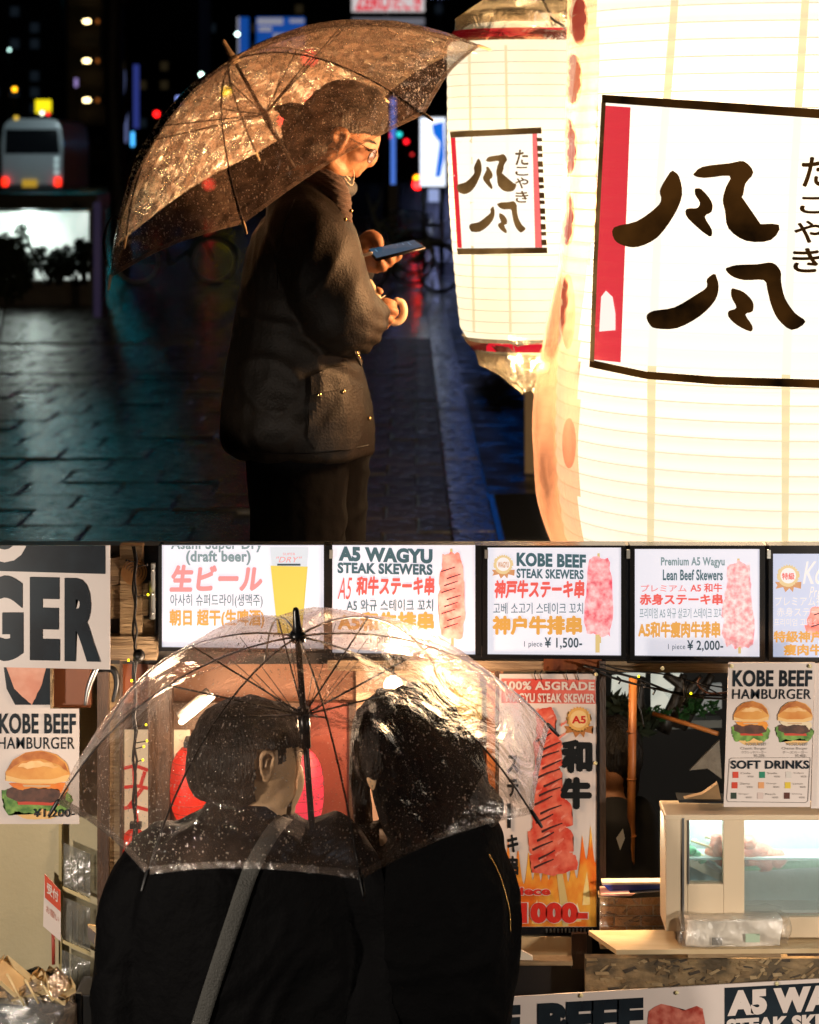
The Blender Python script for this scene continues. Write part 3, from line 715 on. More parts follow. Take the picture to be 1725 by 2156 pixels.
# ================================================================ UMBRELLAS
def umbrella(label, C, a, R, h, fixed, roll, canopy_m, rib_m, shaft_m, tip_m, ferr, shaft_len, ferr_len, seed, ndrop, dropm, hem_m, tips=None, ds=1.0, shaft_r=.0055, runner=.17, bias=None, hw=.982):
    e = empty('umbrella', C, label, 'umbrella')
    C = Vector(C); a = Vector(a).normalized()
    e1 = a.cross(Vector((0,0,1))).normalized(); e2 = a.cross(e1)
    T = tips or [C-a*h+(e1*math.cos(roll+i*math.pi/4)+e2*math.sin(roll+i*math.pi/4))*R for i in range(8)]
    phm = 2*math.atan(h/R)
    def rib(i, t):
        d = T[i % 8]-C; hh = -d.dot(a); rho = d+a*hh
        return C+rho*(math.sin(phm*t)/math.sin(phm))-a*hh*((1-math.cos(phm*t))/(1-math.cos(phm)))
    rnd = random.Random(seed); NT, NS = 26, 14
    def surf(i, s, t):
        p = rib(i, t).lerp(rib(i+1, t), s)
        n_ = (p-(C-a*(h*1.1))).normalized()
        k = math.sin(math.pi*s)
        n = noise.noise(Vector((i*3.1+s*2.2, t*6, seed)))*.006+noise.noise(Vector((i*5+s*9, t*14, seed+3)))*.0025
        # taut between ribs, hem pulled up a little in the middle
        return p+n_*(k*(.018*math.sin(math.pi*min(t,1))+n)) + a*(k*.018*t**6)
    for i in range(8):
        b = bmesh.new(); V = [[b.verts.new(surf(i, s/NS, max(t/NT, .02))) for s in range(NS+1)] for t in range(NT+1)]
        for x in range(NT):
            for y in range(NS): b.faces.new((V[x][y], V[x][y+1], V[x+1][y+1], V[x+1][y]))
        obj('canopy_panel', b, canopy_m[i] if isinstance(canopy_m, list) else canopy_m, e, smooth=True)
        b = bmesh.new(); V = [[b.verts.new(surf(i, s/NS, t)+(surf(i,s/NS,t)-C).normalized()*.0005-a*.0015) for s in range(NS+1)] for t in (hw,(1+hw)/2,1.0)]
        for x in range(2):
            for y in range(NS): b.faces.new((V[x][y], V[x][y+1], V[x+1][y+1], V[x+1][y]))
        obj('hem', b, hem_m, e, smooth=True)
        pts = [rib(i, t/12)-a*.003 for t in range(13)]
        r = obj('rib', tube(pts, .0021, n=6), rib_m, e, smooth=True)
        d = (T[i]-rib(i,.9)).normalized()
        obj('rib_tip', tube([T[i]-d*.004, T[i]+d*.012, T[i]+d*.03], [.004,.0042,.003], n=8, rounded=True), tip_m, r, smooth=True)
        mid = rib(i, .46)-a*.004; run = C-a*runner
        obj('stretcher', tube([run, run.lerp(mid,.5), mid], .0020, n=5), rib_m, e, smooth=True)
        obj('stretcher_wire', tube([run-a*.02, rib(i,.24)-a*.01], .0009, n=4), rib_m, e)
    obj('shaft', tube([C+a*.005, C-a*shaft_len], shaft_r, n=10), shaft_m, e, smooth=True)
    obj('runner', tube([C-a*(runner-.015), C-a*(runner+.07)], [shaft_r*1.9, shaft_r*1.6], n=10), shaft_m, e, smooth=True)
    obj('crown_cap', tube([C-a*.012, C+a*.004, C+a*.012], [.016,.017,.009], n=14), ferr, e, smooth=True)
    obj('ferrule', tube([C+a*.01, C+a*.02, C+a*ferr_len], [.011,.0085,.0065], n=12, rounded=True), ferr, e, smooth=True)
    # rain drops clinging to the vinyl
    b = bmesh.new()
    for _ in range(ndrop):
        i = rnd.randrange(8); s = rnd.random(); t = math.sqrt(rnd.random())*.97+.02
        if bias and rnd.random() > bias(i, s, t): continue
        p = surf(i, s, t); n_ = (p-(C-a*(h*1.3))).normalized()
        r = rnd.choice((.0006,.0007,.0008,.001,.0013,.0018))*rnd.uniform(.8,1.15)*ds; tx = n_.orthogonal().normalized(); ty = n_.cross(tx)
        st = 1+(rnd.random() < .12)*rnd.uniform(1,3)
        dn = (Vector((0,0,-1))+n_*n_.z).normalized() if abs(n_.z) < .99 else tx
        sd = n_.cross(dn)
        top = b.verts.new(p+n_*r*.8); ring = [b.verts.new(p+dn*r*st*math.cos(k*math.pi/3)+sd*r*math.sin(k*math.pi/3)+n_*.0003) for k in range(6)]
        for k in range(6): b.faces.new((ring[k], ring[(k+1)%6], top))
    o = obj('rain_drops', b, dropm, e, smooth=True); tag(o, kind='stuff')
    return e, rib, surf, T
dropw = film('drop_water', (1,.97,.92), gloss=1.1, dcol=(1,.95,.88), trans=.85, bump=0, rough=.05)
# raised umbrella of the man with the phone
KP = 1.08      # the man stands level with the huge lantern
C1 = P(492,125,5.9)
tips = [P(232,585,5.61), P(513,470,5.37), P(893,240,5.47), P(1010,97,5.84), P(985,104,6.25), P(806,205,6.48), P(540,322,6.42), P(265,500,6.05)]
a1 = Vector((-.479,-.137,.867)).normalized()
def vin(t, g, i): return film('umbrella_vinyl_%d' % i, (.98,.93,.88), gloss=g, dcol=(1,.66,.50), trans=t, bscale=17, bump=1, rough=.2)
cv1 = [vin(t, g, i) for i, (t, g) in enumerate(((.13,.3),(.11,.3),(.22,.35),(.30,.5),(.34,.6),(.38,.7),(.38,.8),(.34,.8)))]  # far panels made milkier so they read as more brightly lit
hem1 = film('umbrella_hem', (.9,.82,.76), gloss=.3, dcol=(.8,.62,.5), trans=.22, bscale=20, rough=.3)
ribd = mat('dark_rib', (.05,.04,.035), .35, .6); ivory = mat('ivory_plastic', (.55,.40,.25), .35)
um1, rib1, surf1, T1 = umbrella('clear vinyl umbrella with ivory tips held by the man with the phone', C1, a1, .58*KP, .272*KP, None, 0, cv1, ribd, ribd, ivory, ivory, .70, .055, 3, 13000, dropw, hem1, tips=tips, shaft_r=.005)
# closing strap hanging off the left edge
strap = [surf1(7,.92,.80), surf1(7,.9,.80)+Vector((-.02,-.01,.006)), surf1(7,.9,.88)+Vector((-.028,-.01,.0)), surf1(7,.92,.97)+Vector((-.012,0,0))]
tb('strap', strap, .0035, ribd, um1, smooth=5)
# handle: white sleeve and hooked grip
hp = [P(779,594,5.745), P(791,618,5.735), P(803,643,5.730), P(812,662,5.725), P(821,674,5.725), P(833,679,5.725), P(846,671,5.725), P(851,655,5.725), P(847,639,5.725), P(836,633,5.725)]
tb('handle', hp, [.0075,.009,.0095,.0095,.0095,.0098,.010,.010,.0098,.0092], ivory, um1, smooth=5, n=14, rounded=True)
tb('shaft_lower', [C1-a1*.42, P(779,594,5.745)], .0052, ribd, um1)

# ================================================================ MAN WITH THE PHONE
D = 5.70
man = empty('person', (P(640,0,D).x, D*KP, 0), 'person in a dark waxed jacket and backward cap reading a phone under the raised umbrella', 'person')
b = bmesh.new()
def L(b, pts, rs, n=14, smooth=4): tube([P(*p) for p in pts], [q*KP for q in rs] if KP != 1 else rs, b, n=n, smooth=smooth, rounded=True)
# skull, face, jaw, nose, lips, neck
tilt = Matrix.Rotation(math.radians(33), 4, 'Y')
ell(b, P(724,256,D), .100, .084, .096, tilt, 28)
ell(b, P(748,296,D), .052, .064, .062, tilt, 24)
ell(b, P(728,332,D), .050, .056, .048, tilt, 24)
L(b, [(772,286,D),(762,316,D),(745,346,D)], [.036,.036,.030])
L(b, [(783,306,D),(788,326,D),(779,341,D)], [.008,.011,.0135], smooth=3)         # nose
L(b, [(762,350,D-.012),(756,356,D),(762,350,D+.012)], [.010,.012,.010]); L(b, [(754,360,D-.01),(750,365,D),(754,360,D+.01)], [.009,.011,.009])
L(b, [(696,340,D-.045),(712,356,D-.035),(731,364,D),(712,356,D+.035),(696,340,D+.045)], [.024,.022,.015,.022,.024])
ell(b, P(738,326,D-.026), .034,.030,.036)
L(b, [(783,287,D-.03),(789,288,D),(783,287,D+.03)], [.011,.013,.011])             # brow
L(b, [(712,318,D),(678,368,D+.0),(645,410,D)], [.060,.060,.072])
# ear, a rimmed shell on the near side
ye = D-.074
L(b, [(711,303,ye),(702,286,ye-.010),(712,274,ye-.012),(727,278,ye-.010),(728,292,ye-.006),(716,311,ye-.003),(710,306,ye)], [.008,.009,.009,.009,.008,.009,.007], n=10)
L(b, [(716,292,ye+.004),(716,300,ye+.003)], [.016,.012])
# trunk, arms, legs under the clothes
rings_bm([(385,610,690,.07),(430,585,715,.15),(520,560,715,.16),(700,540,710,.13),(900,545,720,.14),(960,550,715,.13)], D, b)
L(b, [(640,470,5.56),(690,600,5.54),(722,690,5.54)], [.055,.050,.042]); L(b, [(722,690,5.54),(762,672,5.62),(788,650,5.71)], [.040,.034,.026])
L(b, [(660,460,5.90),(695,560,5.92),(715,610,5.9)], [.055,.048,.042]); L(b, [(715,610,5.9),(740,585,5.84),(760,550,5.78)], [.040,.032,.026])
for (u, dd, uf) in ((625,5.62,640),(672,5.80,700)):
    p0 = P(u,930,dd); p1 = Vector((P(u+5,0,dd).x, dd*KP, .52)); p2 = Vector((P(u-4,0,dd).x, dd*KP+.02, .10)); 
    tube([p0, p1, p2], [.09,.065,.048], b, n=14, smooth=4, rounded=True); tube([p2-Vector((.05,0,.05)), p2+Vector((.17,0,-.055))], [.045,.035], b, n=10, rounded=True)
# phone hand (far): palm, thumb over the screen, fingers curled below
ph = 5.745
L(b, [(752,560,5.775),(762,540,5.76),(776,548,5.75),(790,556,5.75)], [.027,.030,.030,.024])
L(b, [(760,530,5.77),(768,508,5.765),(781,497,5.75),(794,503,5.735),(799,514,5.728)], [.020,.018,.0165,.0145,.012], n=12)
ell(b, P(774,520,5.75), .026,.024,.024)
for q_, r0 in (([(782,553,5.76),(797,562,5.745),(808,563,5.722),(803,550,5.712)], .0115), ([(785,548,5.765),(806,556,5.745),(823,551,5.722),(820,536,5.708)], .0115),
              ([(788,543,5.775),(818,549,5.755),(839,540,5.728),(838,527,5.714)], .0108), ([(790,538,5.785),(828,536,5.775),(848,529,5.75),(853,520,5.735)], .0095)):
    L(b, q_, [r0*1.1, r0, r0*.95, r0*.8], n=10)
# umbrella hand (near) closed round the grip
L(b, [(782,650,5.715),(790,648,5.717),(800,660,5.715)], [.024,.026,.022])
for q_ in ([(793,640,5.710),(812,636,5.697),(828,641,5.702),(824,651,5.720)], [(793,650,5.705),(814,650,5.690),(832,656,5.697),(826,666,5.717)],
           [(794,662,5.710),(808,666,5.693),(822,673,5.697),(816,680,5.717)], [(792,670,5.715),(800,678,5.702),(811,685,5.705),(807,690,5.720)]):
    L(b, q_, [.0115,.0110,.0105,.009], n=10)
L(b, [(785,640,5.730),(786,622,5.745),(793,612,5.743),(801,614,5.732)], [.013,.012,.011,.009], n=10)
body = solid('body', b, skin, man, .0038, 5)
# hair under the cap, cap with a brim to the back
b = bmesh.new()
ell(b, P(722,250,D), .108, .094, .094, None, 26)
ell(b, P(668,286,D), .058, .075, .052, tilt, 20)
L(b, [(690,330,D+.0),(662,305,D),(640,275,D)], [.055,.066,.055])
L(b, [(735,250,D-.055),(757,262,D-.05),(778,260,D-.03),(792,252,D)], [.03,.024,.024,.028])
def curl(c): return .0035*noise.noise(c*70)+.004*noise.noise(c*34)
hair = solid('hair', b, hairm, man, .004, 2, curl)
# shave the hair clear of face and ear
bm_ = bmesh.new(); bm_.from_mesh(hair.data)
off = parent_loc(man)*0
def uvof(c): return 862.5+c.x/c.y*F, V0-(c.z-H)/c.y*F
kill = [v for v in bm_.verts if (v.co-P(716,293,D-.09)).length < .026]
for v in bm_.verts:
    u_, v_ = uvof(v.co)
    if u_ > 722 and v_ > 283+5*noise.noise(v.co*60): kill.append(v)
kill = list(set(kill))
bmesh.ops.delete(bm_, geom=kill, context='VERTS'); bm_.to_mesh(hair.data); bm_.free()
capm = mat('black_cap', (.005,.0045,.004), .9, col2=(.009,.008,.007), scale=60, bump=.6, bscale=120)
b = bmesh.new()
tiltc = Matrix.Rotation(math.radians(22), 4, 'Y')
ell(b, P(738,236,D), .102, .092, .082, tiltc, 26); ell(b, P(715,250,D), .100, .093, .07, tiltc, 26)
ell(b, P(769,236,D), .058, .080, .066, tiltc, 22)
cap = solid('cap', b, capm, man, .005, 4, lambda c: .002*noise.noise(c*25))
b = bmesh.new(); tube([P(655,248,D),P(630,240,D),P(603,228,D),P(592,224,D)], [.030,.040,.034,.018], b, n=20, flat=((0,0,1),1), smooth=4, rounded=True)
for v in b.verts: v.co.y = D*KP+(v.co.y-D*KP)*2.0; v.co.z = P(0,236,D).z+(v.co.z-P(0,236,D).z)*.62
obj('cap_brim', b, capm, cap, smooth=True)
tb('eyebrow', [P(774,297,D-.052), P(785,298,D-.045), P(793,303,D-.03)], [.002,.0032,.002], hairm, hair, n=6, smooth=3)
b = bmesh.new(); ell(b, P(780,316,D-.040), .008,.006,.004, seg=10); obj('eyelashes', b, hairm, hair, smooth=True)
# glasses, mask pulled under the chin, earphone wires
gm = mat('brown_frame', (.05,.02,.01), .3)
g = empty('glasses', P(780,325,D), 'thin framed glasses low on the nose of the man with the phone', 'glasses')
for dy in (-.034, .034):
    obj('rim', torus_bm(P(784,329,D+dy*.9-.016), .0195, .0019, (.80,-.35 if dy < 0 else .35,-.42), n=28, k=6), gm, g, smooth=True)
    b = bmesh.new(); M = Matrix.Translation(P(784,329,D+dy*.9-.016)) @ Vector((.80,-.35 if dy < 0 else .35,-.42)).to_track_quat('Z','Y').to_matrix().to_4x4()
    bmesh.ops.create_circle(b, cap_ends=True, radius=.0185, segments=24, matrix=M)
    obj('lens', b, film('lens_film%d' % (dy > 0), (.85,.8,.8), gloss=1.3, dcol=(.5,.3,.3), trans=.05, bump=0, rough=.05), g)
tb('temple', [P(797,330,D-.045), P(776,313,D-.060), P(735,290,D-.078), P(722,286,D-.082)], .0015, gm, g, smooth=3)
maskm = mat('black_mask', (.012,.013,.014), .7, bump=.4, bscale=90)
b = bmesh.new(); L(b, [(690,372,D-.046),(706,390,D-.045),(724,398,D-.03),(736,396,D),(724,398,D+.03)], [.020,.026,.024,.02,.018]); L(b, [(704,378,D-.03),(728,384,D-.015)], [.028,.020])
solid('mask', b, maskm, man, .004, 4)
wirem = mat('white_wire', (.6,.5,.38), .4)
e = empty('earphones', P(700,450,5.5), 'thin pale earphone wire running from the mask down to the phone', 'earphones')
tb('wire', [P(704,372,D-.075),P(709,395,D-.085),P(712,415,D-.09),P(722,432,D-.1),P(733,450,D-.12)], .0011, wirem, e, smooth=5, n=5)
tb('wire', [P(744,354,D-.03),P(746,372,D-.04),P(742,390,D-.05),P(733,384,D-.06),P(726,374,D-.065)], .0012, wirem, e, smooth=5, n=5)
tb('wire', [P(766,541,5.70),P(768,560,5.70),P(767,590,5.69),P(778,612,5.72),P(786,625,5.74),P(800,628,5.76),P(812,622,5.78)], .0011, wirem, e, smooth=5, n=5)
tb('wire_microphone', [P(729,371,D-.07),P(736,378,D-.07)], .003, wirem, e, rounded=True)
# phone
e = empty('phone', P(832,525,5.73), 'smartphone with a dim blue screen held over the wet pavement', 'phone')
qa = [P(773,525,5.715), P(875,504,5.69), P(896,519,5.63), P(790,545,5.655)]
def slab(pts, th, b=None):
    b = b or bmesh.new(); n = (pts[1]-pts[0]).cross(pts[3]-pts[0]).normalized(); n = -n if n.z < 0 else n
    t = [b.verts.new(p) for p in pts]; k = [b.verts.new(p-n*th) for p in pts]
    b.faces.new(t); b.faces.new(k[::-1])
    for i in range(4): b.faces.new((t[i],k[i],k[(i+1)%4],t[(i+1)%4]))
    bmesh.ops.recalc_face_normals(b, faces=b.faces); return b, n
b, nn = slab(qa, .009); bmesh.ops.bevel(b, geom=b.edges[:], offset=.0025, segments=3, affect='EDGES'); obj('phone_body', b, blackgloss, e, smooth=True)
ctr = sum(qa, Vector())/4; qs = [ctr+(p-ctr)*.93+nn*.0006 for p in qa]
obj('screen', quadbm(qs), mat('phone_screen', (.005,.01,.015), .3, spec=.1, emit=1.0, col2=None, ecol=lin(28,72,98)), e)
scl = mat('screen_text', (.1,.2,.3), emit=.5, ecol=lin(90,150,185))
for i in range(7):
    t = .10+i*.12; a_ = qs[0].lerp(qs[1], t); c_ = qs[3].lerp(qs[2], t); s0, s1 = .15, .45+.3*((i*37)%5)/5
    dl = (qs[1]-qs[0])*.025
    obj('text_line', quadbm([a_.lerp(c_,s0)+nn*.0004, a_.lerp(c_,s0)+dl+nn*.0004, a_.lerp(c_,s1)+dl+nn*.0004, a_.lerp(c_,s1)+nn*.0004]), scl, e)
tb('plug', [P(765,538,5.69), P(782,533,5.685)], .0045, mat('white_plug', (.6,.55,.5), .3), e, rounded=True)
# jacket: trunk and sleeves as one skin with folds, then collar, pocket, zip and studs
jk = mat('waxed_cotton', (.0065,.0046,.003), .55, col2=(.010,.007,.0045), scale=9, bump=.22, bscale=170, spec=.16)
b = bmesh.new()
rings_bm([(392,612,694,.085),(418,588,722,.16),(450,562,738,.205),(490,532,742,.225),(540,514,748,.225),(600,504,752,.22),(700,484,756,.22),(780,470,770,.225),(860,459,794,.235),(905,455,799,.235),(935,462,800,.23),(950,480,798,.22)], D, b)
L(b, [(625,432,5.60),(655,500,5.545),(690,600,5.52),(716,668,5.525)], [.075,.098,.094,.088], n=20)
L(b, [(716,668,5.525),(740,675,5.57),(764,664,5.63),(771,652,5.68)], [.084,.080,.060,.042], n=20)
L(b, [(640,440,5.86),(690,540,5.90),(712,600,5.88),(735,585,5.83),(752,560,5.80)], [.085,.085,.08,.055,.045], n=16)
def jfold(c):
    el = P(735,690,5.60); k = max(0, 1-(c-el).length/.17)
    return folds(.0060, 5, 2.4, 2, .06)(c)+folds(.0034, 13, 5, 7, .05)(c)+k*.006*math.sin((c.z*1.6+c.x)*95+2*noise.noise(c*9))
jacket = solid('jacket', b, jk, man, .0075, 5, jfold)
bv = BVHTree.FromObject(jacket, bpy.context.evaluated_depsgraph_get())
def bvh_of(o):
    m_ = bmesh.new(); m_.from_mesh(o.data); m_.transform(Matrix.Identity(4)); t = BVHTree.FromBMesh(m_); m_.free(); return t
jb = bvh_of(jacket)
def on(u, v, bvh, off=.003):
    o_ = Vector((0,0,H)); d = (P(u,v,5)-o_).normalized(); h = bvh.ray_cast(o_, d)[0]
    return h-d*off if h else None
def path_on(pts, bvh, off, k=5):
    q_ = [(p.x, p.y) for p in catmull([(a, c, 0) for a, c in pts], k)]; r_ = [on(u, v, bvh, off) for u, v in q_]
    return [p for p in r_ if p is not None]
def patch(name, q_, bvh, off, th, m, parent, es=10):
    o = decal(name, [q_], bvh, off, m, parent, es=es)
    s = o.modifiers.new('s', 'SOLIDIFY'); s.thickness = th; s.offset = 0
    return o
cord_m = mat('brown_corduroy', (.030,.012,.007), .75, col2=(.042,.018,.010), scale=40, stretch=(1,1,6), bump=.7, bscale=80)
b = bmesh.new()
L(b, [(640,392,D-.1),(650,392,D),(640,390,D+.08)], [.02,.03,.02])
L(b, [(618,398,D-.10),(650,385,D-.115),(690,392,D-.12),(712,430,D-.15),(728,470,D-.165)], [.014,.028,.038,.034,.012], n=16)
L(b, [(640,380,D-.07),(665,388,D-.10),(690,408,D-.11)], [.022,.03,.03], n=14)
L(b, [(690,400,D-.13),(716,452,D-.165),(737,492,D-.165)], [.026,.030,.006], n=14)
L(b, [(620,392,D+.06),(650,378,D+.08),(690,390,D+.09)], [.02,.03,.03], n=14)
solid('collar', b, cord_m, jacket, .005, 3, lambda c: .0012*math.sin(c.z*420+c.x*260))
patch('pocket', [(655,792),(700,776),(752,770),(760,800),(762,905),(746,946),(664,948),(648,918)], jb, .008, .012, jk, jacket)
patch('pocket_flap', [(654,792),(690,776),(752,764),(757,806),(705,822),(656,832)], jb, .019, .006, jk, jacket)
flapm = mat('dark_lining', (.010,.008,.006), .6, bump=.3)
patch('storm_flap', [(748,742),(768,742),(812,852),(786,858),(770,800)], jb, .012, .006, flapm, jacket)
gold = mat('brass', (.75,.48,.18), .25, 1)
zp = path_on([(752,742),(768,775),(779,805),(788,840),(790,872)], jb, .022, 22)
for p in zp[::2]:
    b = bmesh.new(); ell(b, p, .0030,.002,.0018, seg=6); obj('zip_tooth', b, gold, jacket, smooth=True)
for (u, v) in ((673,831),(778,881),(724,824),(739,444),(715,418),(727,462)):
    p = on(u, v, jb, .022 if v > 500 else .03)
    if p is None: p = P(u, v, D-.2)
    b = bmesh.new(); ell(b, p, .0052,.003,.0052, seg=12); obj('stud', b, gold, jacket, smooth=True)
for q_ in ([(620,420),(600,470),(585,540),(583,610)], [(655,832),(648,880),(655,920),(672,944)], [(470,900),(520,944),(600,956),(700,952),(795,934)]):
    pp = path_on(q_, jb, .002)
    if len(pp) > 3: tb('seam', pp, .0022, jk, jacket, n=5)
# trousers and shoes
tr_m = mat('black_trousers', (.002,.0022,.003), .9, bump=.15, spec=.1)
b = bmesh.new()
for (u, dd) in ((625,5.62),(672,5.80)):
    x = P(u,0,dd).x; tube([Vector((x,dd*KP,P(0,925,dd).z)), Vector((x+.005,dd*KP,.5)), Vector((x-.01,dd*KP+.01,.07))], [.135,.105,.075], b, n=18, smooth=5)
rings_bm([(905,545,718,.16),(960,540,722,.15),(1000,545,718,.12)], 5.71, b)
solid('trousers', b, tr_m, man, .009, 4, folds(.006, 8, 4, 9))
b = bmesh.new()
for (u, dd) in ((620,5.64),(668,5.82)):
    x = P(u,0,dd).x; tube([Vector((x-.06,dd*KP,.055)), Vector((x+.06,dd*KP,.06)), Vector((x+.19,dd*KP,.04))], [.052,.052,.036], b, n=12, smooth=3, rounded=True)
obj('shoes', b, black, man, smooth=True)
KP = 1.0
# ================================================================ LOWER LEVEL: the skewer stall and the couple in front of it
TOP = 1148.5
W = 5.40                      # depth of the stall front
panel = mat('lightbox_face', (.3,.3,.32), .3, emit=.80, ecol=(.86,.84,.93))
panelb = mat('lightbox_face_blue', (.3,.3,.35), .3, emit=.62, ecol=(.68,.76,1), col2=None)
def em(name, rgb, s=.9, **k): return mat(name, tuple(x*.15 for x in lin(*rgb)), .5, emit=s, ecol=lin(*rgb), **k)
teal = em('print_teal', (62,96,104)); tealp = em('print_grey_teal', (130,150,152)); redp = em('print_red', (240,95,85)); redl2 = em('print_pale_red', (243,150,148))
orp = em('print_orange', (232,165,75)); whi = em('print_pale', (250,240,235)); drk = em('print_dark', (50,70,78))
meat1 = mat('meat_print_red', (.1,.02,.02), .5, emit=.9, col2=(.85,.30,.25), scale=55, lo=.3, hi=.7)
meat1.node_tree.nodes['Color Ramp'].color_ramp.elements[0].color = (.55,.08,.06,1)
def meatprint(name, a, c, scale, em_=.9):
    m = mat(name, a, .5, emit=em_, col2=c, scale=scale, lo=.32, hi=.68); return m
meat1 = meatprint('meat_print_red', (.62,.09,.07), (.88,.33,.27), 45); meat2 = meatprint('meat_print_marbled', (.50,.10,.13), (.80,.42,.44), 70)
meat3 = meatprint('meat_print_pink', (.62,.20,.22), (.85,.52,.52), 95); stickm = em('print_stick', (225,195,130)); slit = em('print_slit', (70,50,55))
beer = em('print_beer', (232,205,85), .95); beerw = em('print_glass', (222,226,232), .9); badge_g = em('print_gold', (235,205,150)); badge_b = em('print_bronze', (215,150,100))
def skew_print(u0, v0, u1, v1, d, m, parent, seed, stick=True, slits=7, taper=0):
    w_ = u1-u0
    if stick:
        print_poly('stick_print', [((u0+u1)/2-3, v0-8), ((u0+u1)/2+2, v0-8), ((u0+u1)/2+5, v1+12), ((u0+u1)/2-1, v1+12)], d+.0008, stickm, parent)
    q = [(u0+w_*.18-taper*.0, v0+4), (u0+w_*.5, v0), (u1-w_*.15, v0+5), (u1-w_*.05-taper, v0+(v1-v0)*.3), (u1, v0+(v1-v0)*.62), (u1-w_*.08, v1-6), (u0+w_*.55, v1), (u0+w_*.1, v1-8), (u0, v0+(v1-v0)*.62), (u0+w_*.06+taper, v0+(v1-v0)*.3)]
    print_poly('meat_print', wob(q, w_*.13, seed, 5), d, m, parent)
    for i in range(slits):
        v = v0+(v1-v0)*(.18+.72*i/slits); a = u0+w_*(.12+.3*((i*5+seed)%3)/3)
        print_poly('slit_print', [(a, v+6), (a+w_*.5, v-3), (a+w_*.52, v-1.5), (a+1, v+8.5)], d-.0004, slit, parent)
def badge(u, v, r, d, parent, gold, rib, txts=None):
    q = [(u+math.cos(t)*(r if i % 2 else r*.86), v+math.sin(t)*(r if i % 2 else r*.86)) for i, t in enumerate([2*math.pi*k/48 for k in range(48)])]
    print_poly('ribbon_print', [(u-r*1.15,v+r*.55),(u+r*1.15,v+r*.55),(u+r*.95,v+r*.85),(u+r*1.1,v+r*1.15),(u+r*.5,v+r),(u+r*.4,v+r*1.45),(u+r*.1,v+r*1.1),(u-r*.25,v+r*1.45),(u-r*.45,v+r),(u-r*1.1,v+r*1.15),(u-r*.95,v+r*.85)], d+.0004, rib, parent)
    print_poly('seal_print', q, d, gold, parent)
    print_poly('seal_ring_print', [(u+math.cos(t)*r*.68, v+math.sin(t)*r*.68) for t in [2*math.pi*k/32 for k in range(32)]], d-.0003, txts[1] if txts else whi, parent)
    if txts: txt(txts[0], u-r*.55, v-r*.25, u+r*.55, v+r*.35, d-.0007, txts[2], parent, .03)
FD = W-.05; TD = FD-.0012
def lightbox(u0, v0, u1, v1, f0, f1, label, face=panel, sl=0):
    e = empty('menu_lightbox', P((u0+u1)/2, v1, FD+.05), label, 'menu sign', 'backlit menu boxes over the counter')
    board('face', u0, max(v0, TOP), u1, v1, FD, .006, face, e, slope=sl*0, sl2=sl)
    for n_, (a, c, g_, k) in (('frame_side', (f0, TOP, u0, v1+8)), ('frame_side', (u1, TOP, f1, v1+8+sl*(u1-u0))), ):
        board(n_, a, c, g_, k, FD-.006, .05, blackgloss, e)
    board('frame_bottom', f0, v1, f1, v1+8, FD-.007, .05, blackgloss, e, slope=sl)
    if v0 > TOP: board('frame_top', f0, TOP, f1, v0, FD-.007, .05, blackgloss, e)
    return e
# 1 beer
e = lightbox(341, 1140, 682, 1363, 334, 691, 'backlit beer menu sign with a glass of yellow beer, first of the row', sl=.012)
txt('Asahi Super Dry', 360, 1134, 553, 1163, TD, tealp, e, .025, clip=TOP+.5); txt('(draft beer)', 392, 1159, 528, 1190, TD, tealp, e, .035)
txt('生ビール', 357, 1189, 553, 1246, TD, redl2, e, .055, shear=.15); txt('아사히 슈퍼드라이(생맥주)', 359, 1251, 553, 1280, TD, teal, e, .01); txt('朝日 超干(生啤酒)', 357, 1283, 557, 1323, TD, orp, e, .045)
print_poly('glass_print', [(569,1152),(650,1152),(642,1240),(637,1330),(584,1330),(577,1240)], TD, beerw, e)
print_poly('beer_print', [(570,1191),(648,1193),(641,1245),(636,1334),(585,1334),(577,1245)], TD-.0004, beer, e)
board('band_print', 584, 1187, 633, 1191, TD-.0009, .0003, drk, e); txt('"DRY"', 582, 1172, 636, 1184, TD-.0006, redl2, e, 0, shear=.3); txt('SUPER', 596, 1164, 622, 1169, TD-.0006, redl2, e, 0)
# 2 wagyu
e = lightbox(700, 1140, 1001, 1375, 691, 1014, 'backlit wagyu steak skewer menu sign, second of the row', sl=.012)
txt('A5 WAGYU', 713, 1150, 911, 1181, TD, teal, e, .06, slope=.03); txt('STEAK SKEWERS', 711, 1184, 911, 1207, TD, teal, e, .045, slope=.02)
txt('A5', 711, 1216, 742, 1262, TD, redp, e, .0, shear=.35); txt('和牛ステーキ串', 750, 1213, 915, 1254, TD, redp, e, .055, shear=.1)
txt('A5 와규 스테이크 꼬치', 730, 1262, 912, 1287, TD, teal, e, .015); txt('A5和牛排串', 711, 1288, 914, 1329, TD, orp, e, .065); txt('1 piece ¥ 1,000-', 780, 1335, 911, 1360, TD, drk, e, .015)
skew_print(922, 1163, 980, 1348, TD, meat1, e, 3, slits=9)
